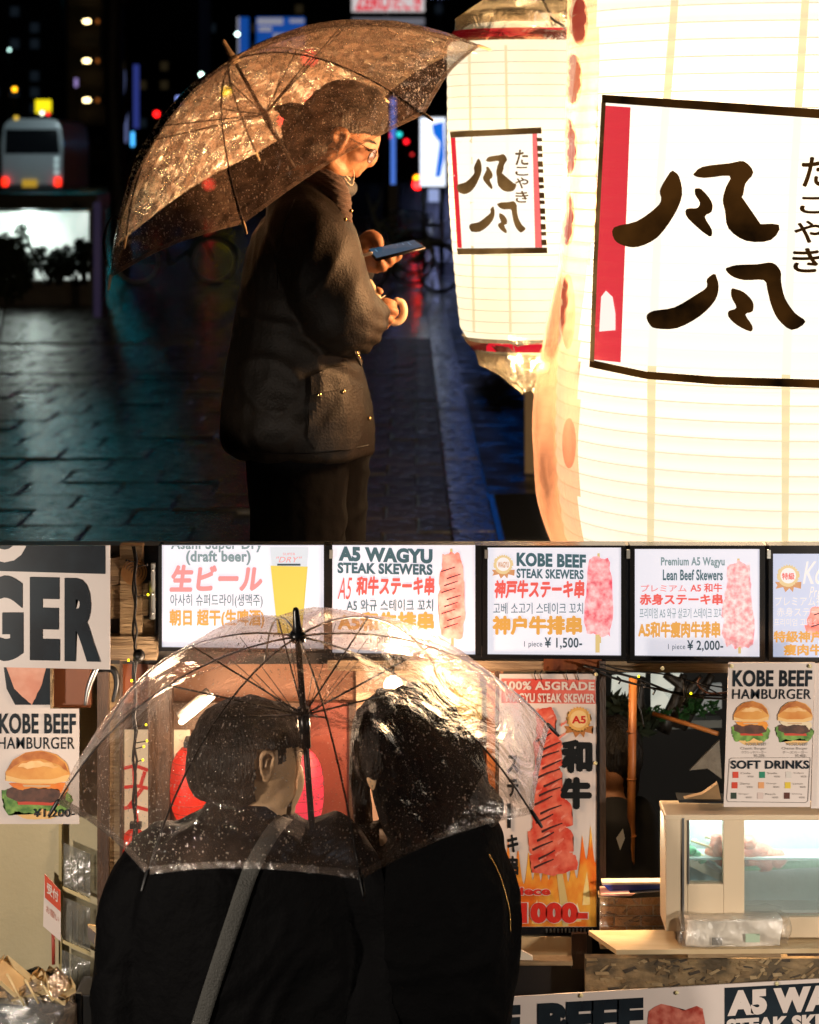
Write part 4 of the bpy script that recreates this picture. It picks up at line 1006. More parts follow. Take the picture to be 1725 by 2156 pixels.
# 3 kobe
e = lightbox(1027, 1153, 1308, 1378, 1016, 1318, 'backlit beef skewer menu sign priced 1,500, third of the row', sl=.01)
badge(1060, 1188, 21, TD, e, badge_g, badge_b, ('WAGYU', whi, badge_b))
txt('KOBE BEEF', 1088, 1163, 1234, 1192, TD, teal, e, .05, slope=.03); txt('STEAK SKEWERS', 1088, 1197, 1229, 1217, TD, teal, e, .035, slope=.02)
txt('神戸牛ステーキ串', 1041, 1221, 1231, 1260, TD, redp, e, .06, shear=.1); txt('고베 소고기 스테이크 꼬치', 1039, 1269, 1228, 1293, TD, teal, e, .012)
txt('神户牛排串', 1037, 1296, 1226, 1337, TD, orp, e, .07); txt('1 piece', 1104, 1350, 1142, 1365, TD, drk, e, 0); txt('¥ 1,500-', 1147, 1342, 1226, 1367, TD, drk, e, .02)
skew_print(1230, 1173, 1292, 1342, TD, meat2, e, 8, slits=0, taper=4); print_poly('stick_print', [(1254,1336),(1263,1336),(1263,1374),(1254,1374)], TD-.0003, stickm, e)
# 4 premium
e = lightbox(1337, 1156, 1600, 1381, 1327, 1611, 'backlit lean beef skewer menu sign priced 2,000, fourth of the row', sl=.01)
txt('Premium A5 Wagyu', 1392, 1173, 1526, 1196, TD, tealp, e, .03); txt('Lean Beef Skewers', 1396, 1199, 1522, 1222, TD, teal, e, .025)
txt('プレミアム', 1350, 1231, 1446, 1246, TD, redl2, e, .02); txt('A5 和牛', 1454, 1228, 1521, 1247, TD, redp, e, .03)
txt('赤身ステーキ串', 1347, 1250, 1522, 1274, TD, redp, e, .05); txt('프리미엄 A5 와규 살코기 스테이크 꼬치', 1347, 1280, 1521, 1302, TD, tealp, e, .01)
txt('A5和牛瘦肉牛排串', 1344, 1308, 1517, 1343, TD, orp, e, .06); txt('1 piece', 1407, 1356, 1443, 1370, TD, drk, e, 0); txt('¥ 2,000-', 1447, 1348, 1523, 1372, TD, drk, e, .02)
skew_print(1521, 1184, 1590, 1364, TD, meat3, e, 12, slits=0, taper=6)
# 5 special
e = lightbox(1628, 1166, 1790, 1384, 1619, 1800, 'pale blue backlit menu sign with gold seal, last of the row at the right edge', panelb, sl=.01)
badge(1660, 1212, 24, TD, e, badge_g, badge_b, ('特級', whi, redp)); txt('Kobe', 1690, 1182, 1775, 1230, TD, whi, e, .01, shear=.3); txt('Premium', 1704, 1235, 1770, 1258, TD, whi, e, 0, shear=.3)
txt('プレミアム神戸牛', 1632, 1256, 1770, 1276, TD, whi, e, .01); txt('赤身ステーキ', 1636, 1279, 1740, 1298, TD, whi, e, .01); txt('프리미엄 고베소', 1630, 1302, 1722, 1318, TD, whi, e, 0)
txt('特級神户牛排', 1629, 1328, 1785, 1353, TD, orp, e, .05); txt('瘦肉牛排串', 1650, 1356, 1785, 1380, TD, orp, e, .05)
skew_print(1700, 1275, 1760, 1345, TD, meat1, e, 4, slits=2)
# ---- stall timber frame
st = empty('food_stall', (0, W, -1.13), 'timber framed food stall with an open serving window', 'food stall')
zt = P(0, TOP, W).z
board('top_rail', -80, TOP, 1850, 1160, W+.002, .06, black, st)
board('back_board', 225, 1158, 1850, 1398, W+.012, .03, mat('stall_black_board', (.012,.009,.007), .7, bump=.3), st)
board('post', 252, TOP, 300, 1392, W-.03, .04, wood, st, bev=.002)
def grain_ring(u, v, r, d):
    for k in range(4):
        b = torus_bm(P(u,v,d), mm(r*(k+1)/4,d), .0008, (0,1,0), n=26, k=4); obj('end_grain_ring', b, darkwood, st)
board('rail', 228, 1178, 254, 1235, W-.028, .04, woodh, st, slope=-.25); board('rail', 228, 1235, 312, 1304, W-.020, .03, wood, st, slope=-.1); board('rail', 228, 1340, 330, 1390, W-.033, .04, woodh, st)
board('rail', 300, 1304, 325, 1342, W-.02, .03, wood, st)
b = tube([P(283,1205,W-.036), P(283,1205,W-.02)], mm(27,W), n=24); obj('log_end', b, mat('log_end', (.45,.24,.08), .6, col2=(.30,.14,.05), scale=14), st); grain_ring(283, 1205, 24, W-.0365)
board('rail', 690, 1390, 1320, 1412, W-.01, .03, woodh, st, slope=.004); board('rail', 1320, 1396, 1860, 1416, W-.01, .03, woodh, st, slope=.004)
orr = mat('varnished_red_timber', (.20,.055,.012), .4, col2=(.12,.03,.01), scale=8, stretch=(6,6,1), coat=.3)
board('rail', 1145, 1386, 1268, 1412, W-.014, .03, orr, st)
for (u0, u1, v0, v1, m, dd, n_) in ((205,229,1392,2160,darkwood,0,'post'),(229,252,1392,2160,wood,.02,'post'),(252,258,1392,2160,darkwood,.01,'post'),(312,357,1400,2160,darkwood,-.01,'post'),(357,362,1400,2160,darkwood,0,'post'),
        (1262,1276,1392,1966,darkwood,-.02,'post'),(1044,1054,1412,1985,darkwood,.0,'post')):
    board(n_, u0, v0, u1, v1, W+dd, .05, m, st)
board('door_panel', 258, 1392, 312, 1480, W+.02, .03, orr, st)
board('lintel', 256, 1480, 640, 1536, W+.045, .02, mat('lintel_brown', (.10,.055,.03), .6), st)
board('back_wall', 200, 1392, 1060, 2170, W+.115, .02, mat('inner_wall', (.22,.10,.055), .6, col2=(.30,.15,.08), scale=5), st)
board('red_brown_panel', 655, 1480, 735, 2160, W+.07, .03, mat('red_brown_panel', (.20,.05,.03), .5, col2=(.14,.035,.02), scale=6), st)
board('inner_post', 735, 1480, 750, 2160, W+.06, .03, darkwood, st)
board('peach_panel', 750, 1400, 1010, 2160, W+.09, .02, mat('peach_panel', (.50,.32,.22), .6, col2=(.42,.27,.16), scale=4), st)
board('orange_post', 1026, 1440, 1043, 1710, W+.02, .03, mat('orange_timber', (.42,.15,.04), .5, col2=(.30,.10,.03), scale=9), st)
board('yellow_panel', 955, 1452, 1015, 1515, W+.06, .02, mat('yellow_panel', (.45,.38,.14), .6), st)
br_ = mat('steel_bracket', (.55,.55,.52), .35, .8)
board('bracket', 318, 1186, 327, 1304, W-.060, .01, br_, st, bev=.001); board('bracket', 315, 1225, 320, 1304, W-.055, .01, br_, st)
for v in (1200, 1250, 1290):
    b = bmesh.new(); ell(b, P(322,v,W-.061), .0028,.002,.0028, seg=8); obj('screw', b, steel, st)
for u in (684+10, 1017+4, 1320, 1616): board('hinge', u, 1158, u+7, 1176, W-.062, .008, br_, st)
# interior behind the serving window
board('window_back', 1250, 1380, 1900, 2000, 6.9, .05, mat('interior_black', (.006,.006,.006), .8), st)
for z_ in (0,):
    b = box_bm(-1.2, 1.6, W+.2, 6.9, .515, .53); o_ = obj('ceiling', b, black, st)
box('side_wall', .40, .42, W+.06, 7.0, -1.1, .56, mat('interior_side', (.010,.008,.007), .8), st)
litm = mat('gap_glow', (.3,.3,.26), .6, emit=.62, ecol=(.80,.82,.70), col2=None)  # glowing plates stand in for the bright background in the gaps
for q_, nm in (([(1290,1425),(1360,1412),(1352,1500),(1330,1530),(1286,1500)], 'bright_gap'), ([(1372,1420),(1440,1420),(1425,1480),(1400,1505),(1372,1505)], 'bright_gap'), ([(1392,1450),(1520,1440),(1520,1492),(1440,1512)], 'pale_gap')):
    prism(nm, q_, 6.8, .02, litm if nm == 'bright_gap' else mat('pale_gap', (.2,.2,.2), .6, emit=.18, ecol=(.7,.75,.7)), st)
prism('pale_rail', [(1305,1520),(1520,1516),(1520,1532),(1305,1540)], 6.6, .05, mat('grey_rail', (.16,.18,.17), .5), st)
e = empty('potted_plant', P(1420,1530,6.5), 'dark branching plant with bright green leaves behind the serving window', 'plant')
for q_ in ([(1430,1530),(1470,1470),(1500,1420)],[(1425,1530),(1440,1470),(1480,1425)],[(1395,1540),(1420,1480),(1440,1420)],[(1350,1520),(1345,1470),(1352,1425)],[(1455,1500),(1440,1450),(1400,1420)]):
    tb('stem', [P(u,v,6.5) for u,v in q_], [.022,.016,.010], bark, e, smooth=3)
b = bmesh.new(); rnd = random.Random(5)
for (u, v) in ((1395,1505),(1440,1500),(1475,1496),(1500,1490),(1380,1500),(1460,1480)): leaves(b, P(u,v,6.45), .022, 30, .012, rnd)
obj('foliage', b, mat('green_leaf', (.02,.08,.02), .5), e)
for i, (u, v) in enumerate(((1296,1490),(1345,1520))):
    b = bmesh.new(); leaves(b, P(u,v,6.3), .05, 120, .02, rnd); obj('foliage', b, leafm, e)
bamboo = mat('orange_bamboo', (.42,.16,.04), .45, col2=(.22,.07,.02), scale=10)
e = empty('bamboo_pole', P(1328,1900,5.9), 'orange brown bamboo pole standing inside the serving window', 'pole')
tb('pole', [P(1333,1425,5.9), P(1330,1660,5.9), P(1326,1930,5.9)], .0105, bamboo, e, n=12)
for v in (1540, 1640, 1760): obj('node', torus_bm(P(1330,v,5.9), .0105, .002, (0,0,1), n=16), bamboo, e, smooth=True)
tb('tied_rod', [P(1375,1502,6.1), P(1450,1525,6.05), P(1512,1545,6.0)], .006, bamboo, e)
e = empty('cloth', P(1480,1620,6.2), 'pale grey sheet draped in the dark behind the display case', 'cloth')
prism('sheet', [(1452,1622),(1515,1558),(1520,1640),(1490,1618)], 6.2, .01, mat('grey_sheet', (.30,.28,.24), .8, col2=(.22,.20,.17), scale=30, bump=.5), e)
# partly seen cook
e = empty('person', (P(1295,0,6.0).x, 6.0, -1.13), 'person in black working in the dark behind the serving window', 'person')
b = bmesh.new(); Dk = 6.0
ell(b, P(1288,1600,Dk), .062,.07,.09); tube([P(1285,1640,Dk), P(1283,1690,Dk)], [.045,.05], b, n=12, rounded=True)
rings_bm([(1665,1255,1310,.06),(1700,1240,1335,.10),(1800,1235,1345,.11),(2100,1240,1340,.11)], Dk, b)
tube([P(1250,1720,Dk), P(1245,1850,Dk-.02), P(1300,1880,Dk-.15)], [.045,.04,.03], b, n=10, smooth=3, rounded=True); tube([P(1335,1720,Dk), P(1345,1850,Dk-.02), P(1320,1880,Dk-.15)], [.045,.04,.03], b, n=10, smooth=3, rounded=True)
ell(b, P(1272,1608,Dk-.05), .014,.018,.022)
ck = solid('body', b, skin, e, .008, 4)
b = bmesh.new(); L(b, [(1250,1720,Dk),(1240,1850,Dk-.02),(1290,1880,Dk-.12)], [.055,.052,.045]); L(b, [(1335,1720,Dk),(1350,1850,Dk-.02),(1325,1880,Dk-.12)], [.055,.052,.045]); rings_bm([(1668,1262,1305,.07),(1700,1232,1342,.12),(1800,1228,1350,.13),(2150,1232,1350,.13)], Dk, b); solid('shirt', b, mat('black_shirt', (.006,.006,.007), .8), e, .01, 3, folds(.005))
b = bmesh.new(); ell(b, P(1296,1585,Dk+.01), .072,.085,.095); ell(b, P(1312,1630,Dk+.02), .045,.06,.09); solid('hair', b, hairm, e, .007, 3, lambda c: .005*noise.noise(c*40))
prism('shirt_print', [(1298,1765),(1312,1745),(1316,1765),(1306,1790)], Dk-.15, .002, mat('shirt_white', (.5,.5,.5)), e)
# cables and fairy lights
cab = mat('black_cable', (.008,.008,.008), .4)
yl = glow('fairy_yellow', (255,235,20), 4)
e = empty('string_lights', P(285,1390,W-.06), 'black cable with tiny yellow lights hanging down the left timber post', 'string lights')
pts = [P(283+3*math.sin(v*.07),v,W-.072) for v in range(1150,2000,30)]
tb('cable', pts, .0035, cab, e, smooth=2, n=6); tb('cable', [P(286+3*math.cos(v*.09),v,W-.078) for v in range(1150,2000,30)], .0028, cab, e, smooth=2, n=6)
for (u, v, du) in ((306,1189,22),(265,1180,-18),(272,1390,-14),(310,1252,24),(275,1433,-8),(304,1526,20),(312,1560,22),(296,1600,14),(305,1572,16)):
    tb('lead', [P(286,v+4,W-.075), P(286+du*.6,v+2,W-.08), P(286+du,v,W-.082)], .0014, cab, e, n=5)
    b = bmesh.new(); ell(b, P(286+du*1.08,v,W-.083), .0026,.0026,.003, seg=8); obj('led', b, yl if v > 1200 else cab, e, smooth=True)
b = bmesh.new(); ell(b, P(293,1380,W-.08), .014,.012,.014, seg=12); obj('junction', b, cab, e, smooth=True)
e = empty('hanging_cables', P(1400,1420,W-.06), 'tangled black cables sagging across the serving window', 'cable')
for k, q_ in enumerate(([(1250,1410),(1300,1430),(1380,1450),(1450,1462),(1560,1466),(1640,1470),(1760,1458)],[(1230,1402),(1330,1425),(1370,1440),(1440,1465),(1540,1472),(1620,1478),(1760,1470)],[(1270,1400),(1320,1412),(1400,1420),(1470,1440),(1530,1470)],[(1475,1440),(1540,1450),(1600,1462),(1660,1455),(1760,1435)],[(1350,1440),(1344,1480),(1350,1500),(1356,1530)],[(1440,1428),(1442,1470),(1448,1440)])):
    tb('cable', [P(u,v,W-.055-.006*(k%3)) for u,v in q_], .0030 if k < 2 else .0018, cab, e, smooth=5, n=6)
for (u, v) in ((1300,1425),(1352,1436),(1372,1448),(1438,1463),(1560,1462),(1610,1470),(1668,1450)):
    tb('lead', [P(u,v,W-.06),P(u+8,v+6,W-.07),P(u+3,v+15,W-.07)], .0022, cab, e, n=5)
for (u, v) in ((1455,1460),(1345,1424)):
    b = bmesh.new(); ell(b, P(u,v,W-.07), .0026,.0026,.003, seg=8); obj('led', b, yl, e)
tb('orange_lead', [P(1475,1425,W-.02),P(1470,1440,W-.02),P(1482,1454,W-.02),P(1500,1460,W-.02),P(1530,1458,W-.02)], .0025, orr, e, smooth=4)
for u in (1128,1140,1195,1218,1590,1620,1690): 
    tb('zip_tie', [P(u,1412,W-.06),P(u-3,1420,W-.062),P(u+1,1432,W-.06)], .0016, cab, e, n=4)
# ---- "…GER" banner board at the left
e = empty('hanging_banner', P(110,1408,5.2), 'white board with huge black letters GER at the left edge', 'sign')
BD = 5.20; bsl = .022
board('board', -120, TOP, 232, 1402, BD, .006, print_white, e, slope=0, sl2=bsl)
board('black_band', -120, TOP, 222, 1199, BD-.0015, .001, print_black, e, sl2=.028)
txt('O', -38, 1080, 58, 1184, BD-.0025, print_white, e, .06, clip=TOP+.5)
txt('G', -45, 1212, 49, 1392, BD-.0025, print_black, e, .06)
txt('E', 63, 1215, 126, 1390, BD-.0025, print_black, e, .06, slope=.02)
txt('R', 136, 1217, 212, 1392, BD-.0025, print_black, e, .06, slope=.02)
# ---- left column: wall, posters
wl = mat('cream_plaster', (.46,.40,.25), .6, col2=(.40,.34,.20), scale=3, bump=.12, bscale=90)
e = empty('stall_side_wall', P(100,2160,W+.05), 'cream painted side wall at the left edge under the burger poster', 'wall')
board('wall_panel', -150, 1405, 124, 2200, W+.04, .05, wl, e)
board('corner_strip', 124, 1735, 130, 2200, W+.03, .05, mat('corner_olive', (.35,.28,.12), .5), e)
board('return_wall', 130, 1400, 206, 2200, W+.06, .05, wl, e)
hold = film('holder_film', (.92,.94,.95), gloss=.7, dcol=(.6,.6,.55), trans=.22, bscale=12, rough=.15)
e = empty('leaflet_holder', P(165,1990,W+.03), 'clear plastic leaflet pockets stacked beside the dark post', 'holder')
for i, (v0, v1) in enumerate(((1775,1888),(1888,2000),(2000,2110))):
    board('pocket', 134+i*-2, v0, 190, v1-20, W+.020, .003, hold, e, slope=.42); prism('pocket_lip', [(132,v1-22),(190,v1+4),(190,v1+12),(132,v1-14)], W+.014, .004, mat('lip_cream', (.5,.42,.22), .4), e)
    for k in range(3): board('ridge', 150+k*13, v0+30, 152+k*13, v1-10, W+.016, .003, hold, e)
e = empty('notice', P(110,1960,W), 'small red and white notice on a red stick against the cream wall', 'notice')
prism('card', [(94,1840),(128,1876),(128,1982),(91,1950)], W-.0, .003, print_white, e)
prism('red_head', [(94,1840),(128,1876),(128,1920),(95,1890)], W-.0015, .001, mat('notice_red', (.55,.07,.03), .4), e)
txt('受付', 99, 1856, 123, 1880, W-.003, print_white, e, .03, slope=.9); txt('お願い', 97, 1905, 124, 1920, W-.003, mat('notice_ink', (.4,.12,.08)), e, .01, slope=.9)
tb('stick', [P(112,1960,W+.01), P(113,2030,W+.01)], .004, mat('stick_red', (.35,.05,.03), .5), e)
e = empty('framed_picture', P(55,1492,5.33), 'framed picture of raw pink meat above the left burger poster', 'picture')
board('mount', -40, 1400, 110, 1492, 5.34, .02, print_white, e)
print_poly('dark_print', [(8,1404),(106,1404),(106,1484),(32,1484),(14,1450)], 5.338, print_black, e)
print_poly('meat_print', wob([(14,1404),(98,1404),(88,1440),(74,1470),(68,1485),(56,1474),(30,1450)], 2, 4), 5.337, mat('raw_pink', (.62,.24,.15), .5, col2=(.72,.36,.25), scale=25), e)
board('frame_edge', 106, 1400, 110, 1492, 5.33, .03, wood, e)
board('red_brown_box', 110, 1400, 190, 1490, W-.02, .05, mat('red_brown_box', (.17,.055,.02), .5), st)
e = empty('metal_hook', P(190,1490,5.3), 'curved steel hook arm under the corner of the white board', 'hook')
tb('arm', [P(203,1408,5.3),P(195,1425,5.3),P(186,1450,5.3),P(180,1482,5.3)], [.006,.007,.006,.004], steel, e, smooth=4, rounded=True)
tb('arm', [P(205,1408,5.32),P(238,1410,5.32),P(246,1440,5.32),P(238,1475,5.32)], [.008,.008,.006,.004], black, e, smooth=4, rounded=True)
# burger print
bun1 = mat('bun_print', (.58,.20,.03), .4, col2=(.78,.42,.11), scale=16, lo=.3, hi=.7); bun_hi = mat('bun_highlight', (.85,.55,.25), .4, col2=(.75,.40,.13), scale=40); bunb = mat('bun_underside', (.80,.50,.19), .5)
patty = mat('patty_print', (.045,.018,.012), .5, col2=(.13,.05,.03), scale=60); chz = mat('cheese_print', (.75,.18,.02), .4, col2=(.85,.35,.05), scale=25); lett = mat('lettuce_print', (.05,.16,.02), .5, col2=(.22,.40,.08), scale=60)
tomp = mat('tomato_print', (.55,.06,.03), .4); onion = mat('onion_print', (.62,.40,.22), .5)
crust = mat('bun_crust', (.36,.09,.012), .4, col2=(.62,.24,.05), scale=30)
def burger(u0, v0, u1, v1, d, parent, white=False, seed=0):
    w_, h_ = u1-u0, v1-v0; X_ = lambda a: u0+a*w_; Y_ = lambda a: v0+a*h_
    def pp(nm, q, m, k, amp=.012, sub=3): print_poly(nm, wob([(X_(a), Y_(c)) for a, c in q], w_*amp, seed+k, sub), d-.0003*k, m, parent)
    pp('lower_bun_print', [(.12,.78),(.9,.78),(.86,.92),(.7,1),(.35,1),(.18,.92)], bunb, 0)
    pp('lettuce_print', [(.0,.60),(.12,.56),(.9,.60),(1,.66),(.97,.82),(.86,.92),(.6,.86),(.4,.92),(.25,.88),(.1,.94),(.04,.80)], lett, 1, .05, 7)
    pp('tomato_print', [(.22,.72),(.80,.74),(.82,.80),(.24,.79)], tomp, 2)
    pp('patty_print', [(.08,.56),(.2,.52),(.85,.53),(.93,.60),(.9,.71),(.7,.75),(.25,.74),(.08,.68)], patty, 3, .02, 4)
    pp('cheese_print', [(.1,.47),(.9,.47),(.95,.56),(.88,.66),(.8,.56),(.62,.55),(.45,.54),(.3,.58),(.18,.54)], mat('white_cheese', (.75,.62,.42)) if white else chz, 4, .02, 4)
    pp('onion_print', [(.3,.50),(.7,.50),(.68,.53),(.32,.53)], onion, 5)
    pp('bun_print', [(.06,.44),(.06,.32),(.16,.14),(.34,.03),(.56,.0),(.78,.06),(.92,.18),(.97,.34),(.95,.44),(.5,.48)], bun1, 6, .008)
    pp('bun_rim_print', [(.06,.36),(.3,.42),(.7,.42),(.96,.35),(.95,.44),(.75,.48),(.3,.48),(.07,.44)], bunb, 7, .008)
    pp('bun_crust_print', [(.08,.30),(.18,.14),(.34,.04),(.56,.01),(.76,.07),(.90,.19),(.95,.32),(.80,.20),(.56,.12),(.30,.16)], crust, 8, .01, 4)
    pp('bun_highlight_print', [(.20,.24),(.34,.17),(.5,.15),(.72,.18),(.80,.25),(.6,.23),(.42,.26)], bun_hi, 9, .03, 4)
e = empty('poster', P(80,1735,5.34), 'burger poster with one hamburger and a price at the left edge', 'poster', 'beef hamburger posters')
board('sheet', -60, 1492, 167, 1735, 5.34, .003, print_white, e)
txt('KOBE BEEF', -2, 1502, 160, 1545, 5.338, print_black, e, .03); txt('HAMBURGER', -4, 1552, 157, 1577, 5.338, print_black, e, .006)
burger(3, 1580, 152, 1725, 5.3385, e, seed=2)
txt('¥1,200-', 70, 1703, 158, 1723, 5.334, print_black, e, .02)
# ---- tall skewer poster
PD = 5.345
e = empty('poster', P(1160,1965,PD), 'tall poster of a giant red beef skewer over flames beside the serving window', 'poster')
board('sheet', 1052, 1419, 1260, 1952, PD, .003, print_white, e, skew=-2); board('frame_edge', 1257, 1412, 1263, 1960, PD-.003, .02, blackgloss, e); board('bottom_rack', 1050, 1952, 1262, 1968, PD-.002, .02, blackgloss, e)
for i in range(13): board('rack_tooth', 1150+i*8, 1956, 1153+i*8, 1964, PD-.004, .002, steel, e)
rdp = mat('poster_red', (.62,.03,.02), .35, coat=.2); rdw = mat('poster_washed_red', (.72,.22,.18), .35, col2=(.62,.08,.06), scale=12)
board('red_band', 1056, 1429, 1254, 1480, PD-.0012, .001, rdw, e, slope=.01)
txt('100% A5GRADE', 1062, 1434, 1252, 1452, PD-.002, print_white, e, .035, slope=.01); txt('WAGYU STEAK SKEWER', 1062, 1459, 1253, 1478, PD-.002, print_white, e, .035, slope=.01)
fl_o = mat('flame_orange', (.75,.14,.01), .4, col2=(.85,.45,.06), scale=18, stretch=(1,1,.5), lo=.4, hi=.6); fl_y = mat('flame_yellow', (.85,.50,.06), .4, col2=(.9,.75,.35), scale=20)
fq = [(1054,1951)]+[(1054+i*10.2, 1950-(60 if i%2 else 130)-60*noise.noise(Vector((i*1.7,0,3)))-(40 if i > 12 else 0)) for i in range(20)]+[(1256,1952)]
b = bmesh.new(); pr_ = None
for i in range(101):
    u = 1054+i*2.02; tri_ = abs((i*2.02/19+.3*noise.noise(Vector((i*.05,1,0)))) % 1-.5)*2
    v = 1950-95-75*tri_**1.5-45*noise.noise(Vector((i*.06,0,3)))-(35 if i > 60 else 0)*(i-60)/40
    c_ = (b.verts.new(P(u, 1951, PD-.0010)), b.verts.new(P(u, v, PD-.0010)))
    if pr_: b.faces.new((pr_[0], c_[0], c_[1], pr_[1]))
    pr_ = c_
obj('flame_print', b, fl_o, e)
for (u, v, a, c) in ((1235,1870,16,70),(1190,1905,18,60),(1075,1915,16,50),(1130,1920,20,50),(1215,1920,18,40)):
    print_poly('flame_tongue_print', wob([(u-a/2,v+c/2),(u-a/3,v),(u+1,v-c/2),(u+a/3,v),(u+a/2,v+c/2)], 1.5, u, 3), PD-.0013-.0001*(u%5), fl_y, e)
mt = mat('skewer_print', (.60,.045,.025), .4, col2=(.80,.22,.14), scale=38, lo=.35, hi=.7, coat=.2); mslit = mat('skewer_slit', (.06,.012,.01), .5)
print_poly('stick_print', [(1169,1810),(1179,1808),(1194,1890),(1197,1950),(1185,1950),(1178,1890)], PD-.0018, mat('stick_print', (.62,.46,.18)), e)
chunks = [(1128,1492,1172,1556),(1124,1548,1184,1620),(1122,1612,1186,1690),(1118,1680,1206,1745),(1112,1738,1208,1800),(1116,1790,1216,1838)]
for i, (a, c, g_, k) in enumerate(chunks):
    w_ = g_-a; q_ = [(a+w_*.15,c),(g_-w_*.25,c-3),(g_-2,c+14),(g_,k-8),(a+w_*.5,k+5),(a+4,k-2),(a,c+16)]
    print_poly('meat_print', wob(q_, 4, i*2+1, 6), PD-.0020-.0002*(i % 2), mt, e)
pale = mat('meat_fat_print', (.80,.32,.25), .4, col2=(.70,.14,.09), scale=60)
for i in range(26):
    a = 1122+((i*29)%62); v = 1500+i*13
    print_poly('fat_print', wob([(a,v),(a+5,v-5),(a+14,v-9),(a+15,v-6),(a+7,v),(a+2,v+5)], 2, i*3, 2), PD-.00235, pale, e)
for i in range(15):
    v = 1545+i*19; a = 1126+((i*13)%22)-i*.6
    print_poly('slit_print', [(a,v+14),(a+20,v+5),(a+34+(i*7)%15,v-3),(a+35+(i*7)%15,v-1),(a+21,v+9),(a+1,v+19)], PD-.0026, mslit, e)
badge(1219, 1514, 27, PD-.0018, e, mat('seal_gold', (.75,.42,.12), .4), mat('seal_ribbon', (.45,.18,.05), .4), ('A5', mat('seal_inner', (.82,.58,.25)), rdp))
pk = mat('poster_black', (.012,.014,.016), .3)
txt('和', 1181, 1557, 1248, 1628, PD-.002, pk, e, .085); txt('牛', 1180, 1636, 1247, 1704, PD-.002, pk, e, .085)
for c, v0, v1 in (('ス',1590,1628),('テ',1640,1678),('ー',1690,1745),('キ',1757,1795),('串',1802,1848)): txt(c, 1068, v0, 1092 if c != 'ー' else 1076, v1, PD-.002, pk, e, .05)
txt('1 piece', 1049, 1866, 1160, 1891, PD-.0026, print_white, e, .09); txt('1 piece', 1050, 1867, 1159, 1890, PD-.0032, rdp, e, .04); 
txt('¥1000-', 1042, 1898, 1240, 1945, PD-.0026, print_white, e, .11); txt('¥1000-', 1044, 1899, 1238, 1944, PD-.0032, rdp, e, .075)
# ---- right burger poster
RD = 5.14
e = empty('poster', P(1620,1700,RD), 'burger and soft drinks poster hanging at the right over the display case', 'poster', 'beef hamburger posters')
board('sheet', 1534, 1395, 1716, 1699, RD, .003, print_white, e, skew=-10); board('side_sheet', 1716, 1397, 1800, 1702, RD+.01, .003, print_white, e, skew=-8)
txt('KOBE BEEF', 1544, 1411, 1711, 1446, RD-.002, print_black, e, .03, sk=-1); txt('HAMBURGER', 1543, 1451, 1709, 1472, RD-.002, print_black, e, .006, sk=-1)
burger(1540, 1476, 1622, 1568, RD-.0012, e, seed=5); burger(1633, 1476, 1714, 1568, RD-.0012, e, True, seed=9)
gr = mat('print_grey', (.25,.22,.20), .5)
for (u, a, c_, dd) in ((1560,'Classic Burger','クラシックバーガー','¥1,200-'),(1647,'Cheese Burger','チーズバーガー','¥1,400-')):
    txt('KOBE BEEF', u+12, 1564, u+54, 1570, RD-.0045, gr, e, .02); txt(a, u+0, 1573, u+54, 1580, RD-.002, gr, e, 0); txt(c_, u+2, 1581, u+54, 1587, RD-.002, gr, e, 0); txt(dd, u+28, 1588, u+52, 1595, RD-.002, gr, e, .01)
def ring_line(pts, nm): tb(nm, [P(u,v,RD-.001) for u,v in pts+[pts[0]]], .0007, gr, e, n=4)
ring_line([(1540,1596),(1706,1595),(1706,1600),(1701,1686),(1697,1690),(1533,1688),(1530,1683),(1536,1599)], 'box_outline')
txt('SOFT DRINKS', 1539, 1601, 1704, 1619, RD-.002, print_black, e, .03)
cols = [(.62,.07,.04),(.02,.22,.13),(.60,.56,.52),(.58,.06,.03),(.70,.33,.14),(.68,.50,.05),(.03,.05,.035),(.62,.50,.46),(.10,.03,.02)]
names = ['Cola','Soda','Calpis','Zero','Orange','Lemon','Ginger','Peach','Oolong']
for i in range(9):
    u = 1543+(i%3)*56-(i//3)*2; v = 1625+(i//3)*22
    board('drink_square', u, v, u+12, v+13, RD-.0012, .001, mat('drink_%d' % i, cols[i], .4), e); txt(names[i], u+17, v+1, u+38, v+5, RD-.002, gr, e, 0); txt('¥300', u+32, v+8, u+44, v+12, RD-.002, gr, e, 0)
for (u, v) in ((1541,1403),(1706,1403),(1255,1420),(1254,1607),(1415-20,1407)):
    b = bmesh.new(); ell(b, P(u,v,RD-.004 if u > 1300 else PD-.004), .0045,.003,.0045, seg=12); obj('pin', b, mat('pin_cream', (.65,.58,.32), .3), e if u > 1300 else st)
# ---- display case
dc = empty('display_case', P(1600,1980,5.22), 'cream refrigerated display case with meat skewers on the right of the counter', 'display case')
y0, y1 = 5.18, 5.30
ZZ = lambda v: P(0,v,y0).z
XX = lambda u: P(u,0,y0).x
def cb(nm, u0, u1, v0, v1, a, c, m, bev=.002): return box(nm, XX(u0), XX(u1), a, c, ZZ(v1), ZZ(v0), m, dc, bev)
cb('top', 1400, 1800, 1716, 1728, y0, y1, cream, .003); cb('front_frame', 1402, 1448, 1722, 1962, y0+.002, y0+.03, cream); 
cb('sill', 1448, 1524, 1862, 1962, y0+.002, y0+.03, cream); cb('front_frame', 1524, 1568, 1722, 1962, y0+.002, y0+.03, cream); cb('sill', 1568, 1800, 1932, 1975, y0+.002, y0+.03, cream)
cb('side_wall', 1402, 1410, 1722, 1962, y0+.03, y1, cream); cb('back_wall', 1410, 1800, 1722, 1962, y1-.02, y1, mat('case_inside', (.42,.50,.50), .25, col2=(.30,.38,.38), scale=8, bump=.2), .001)
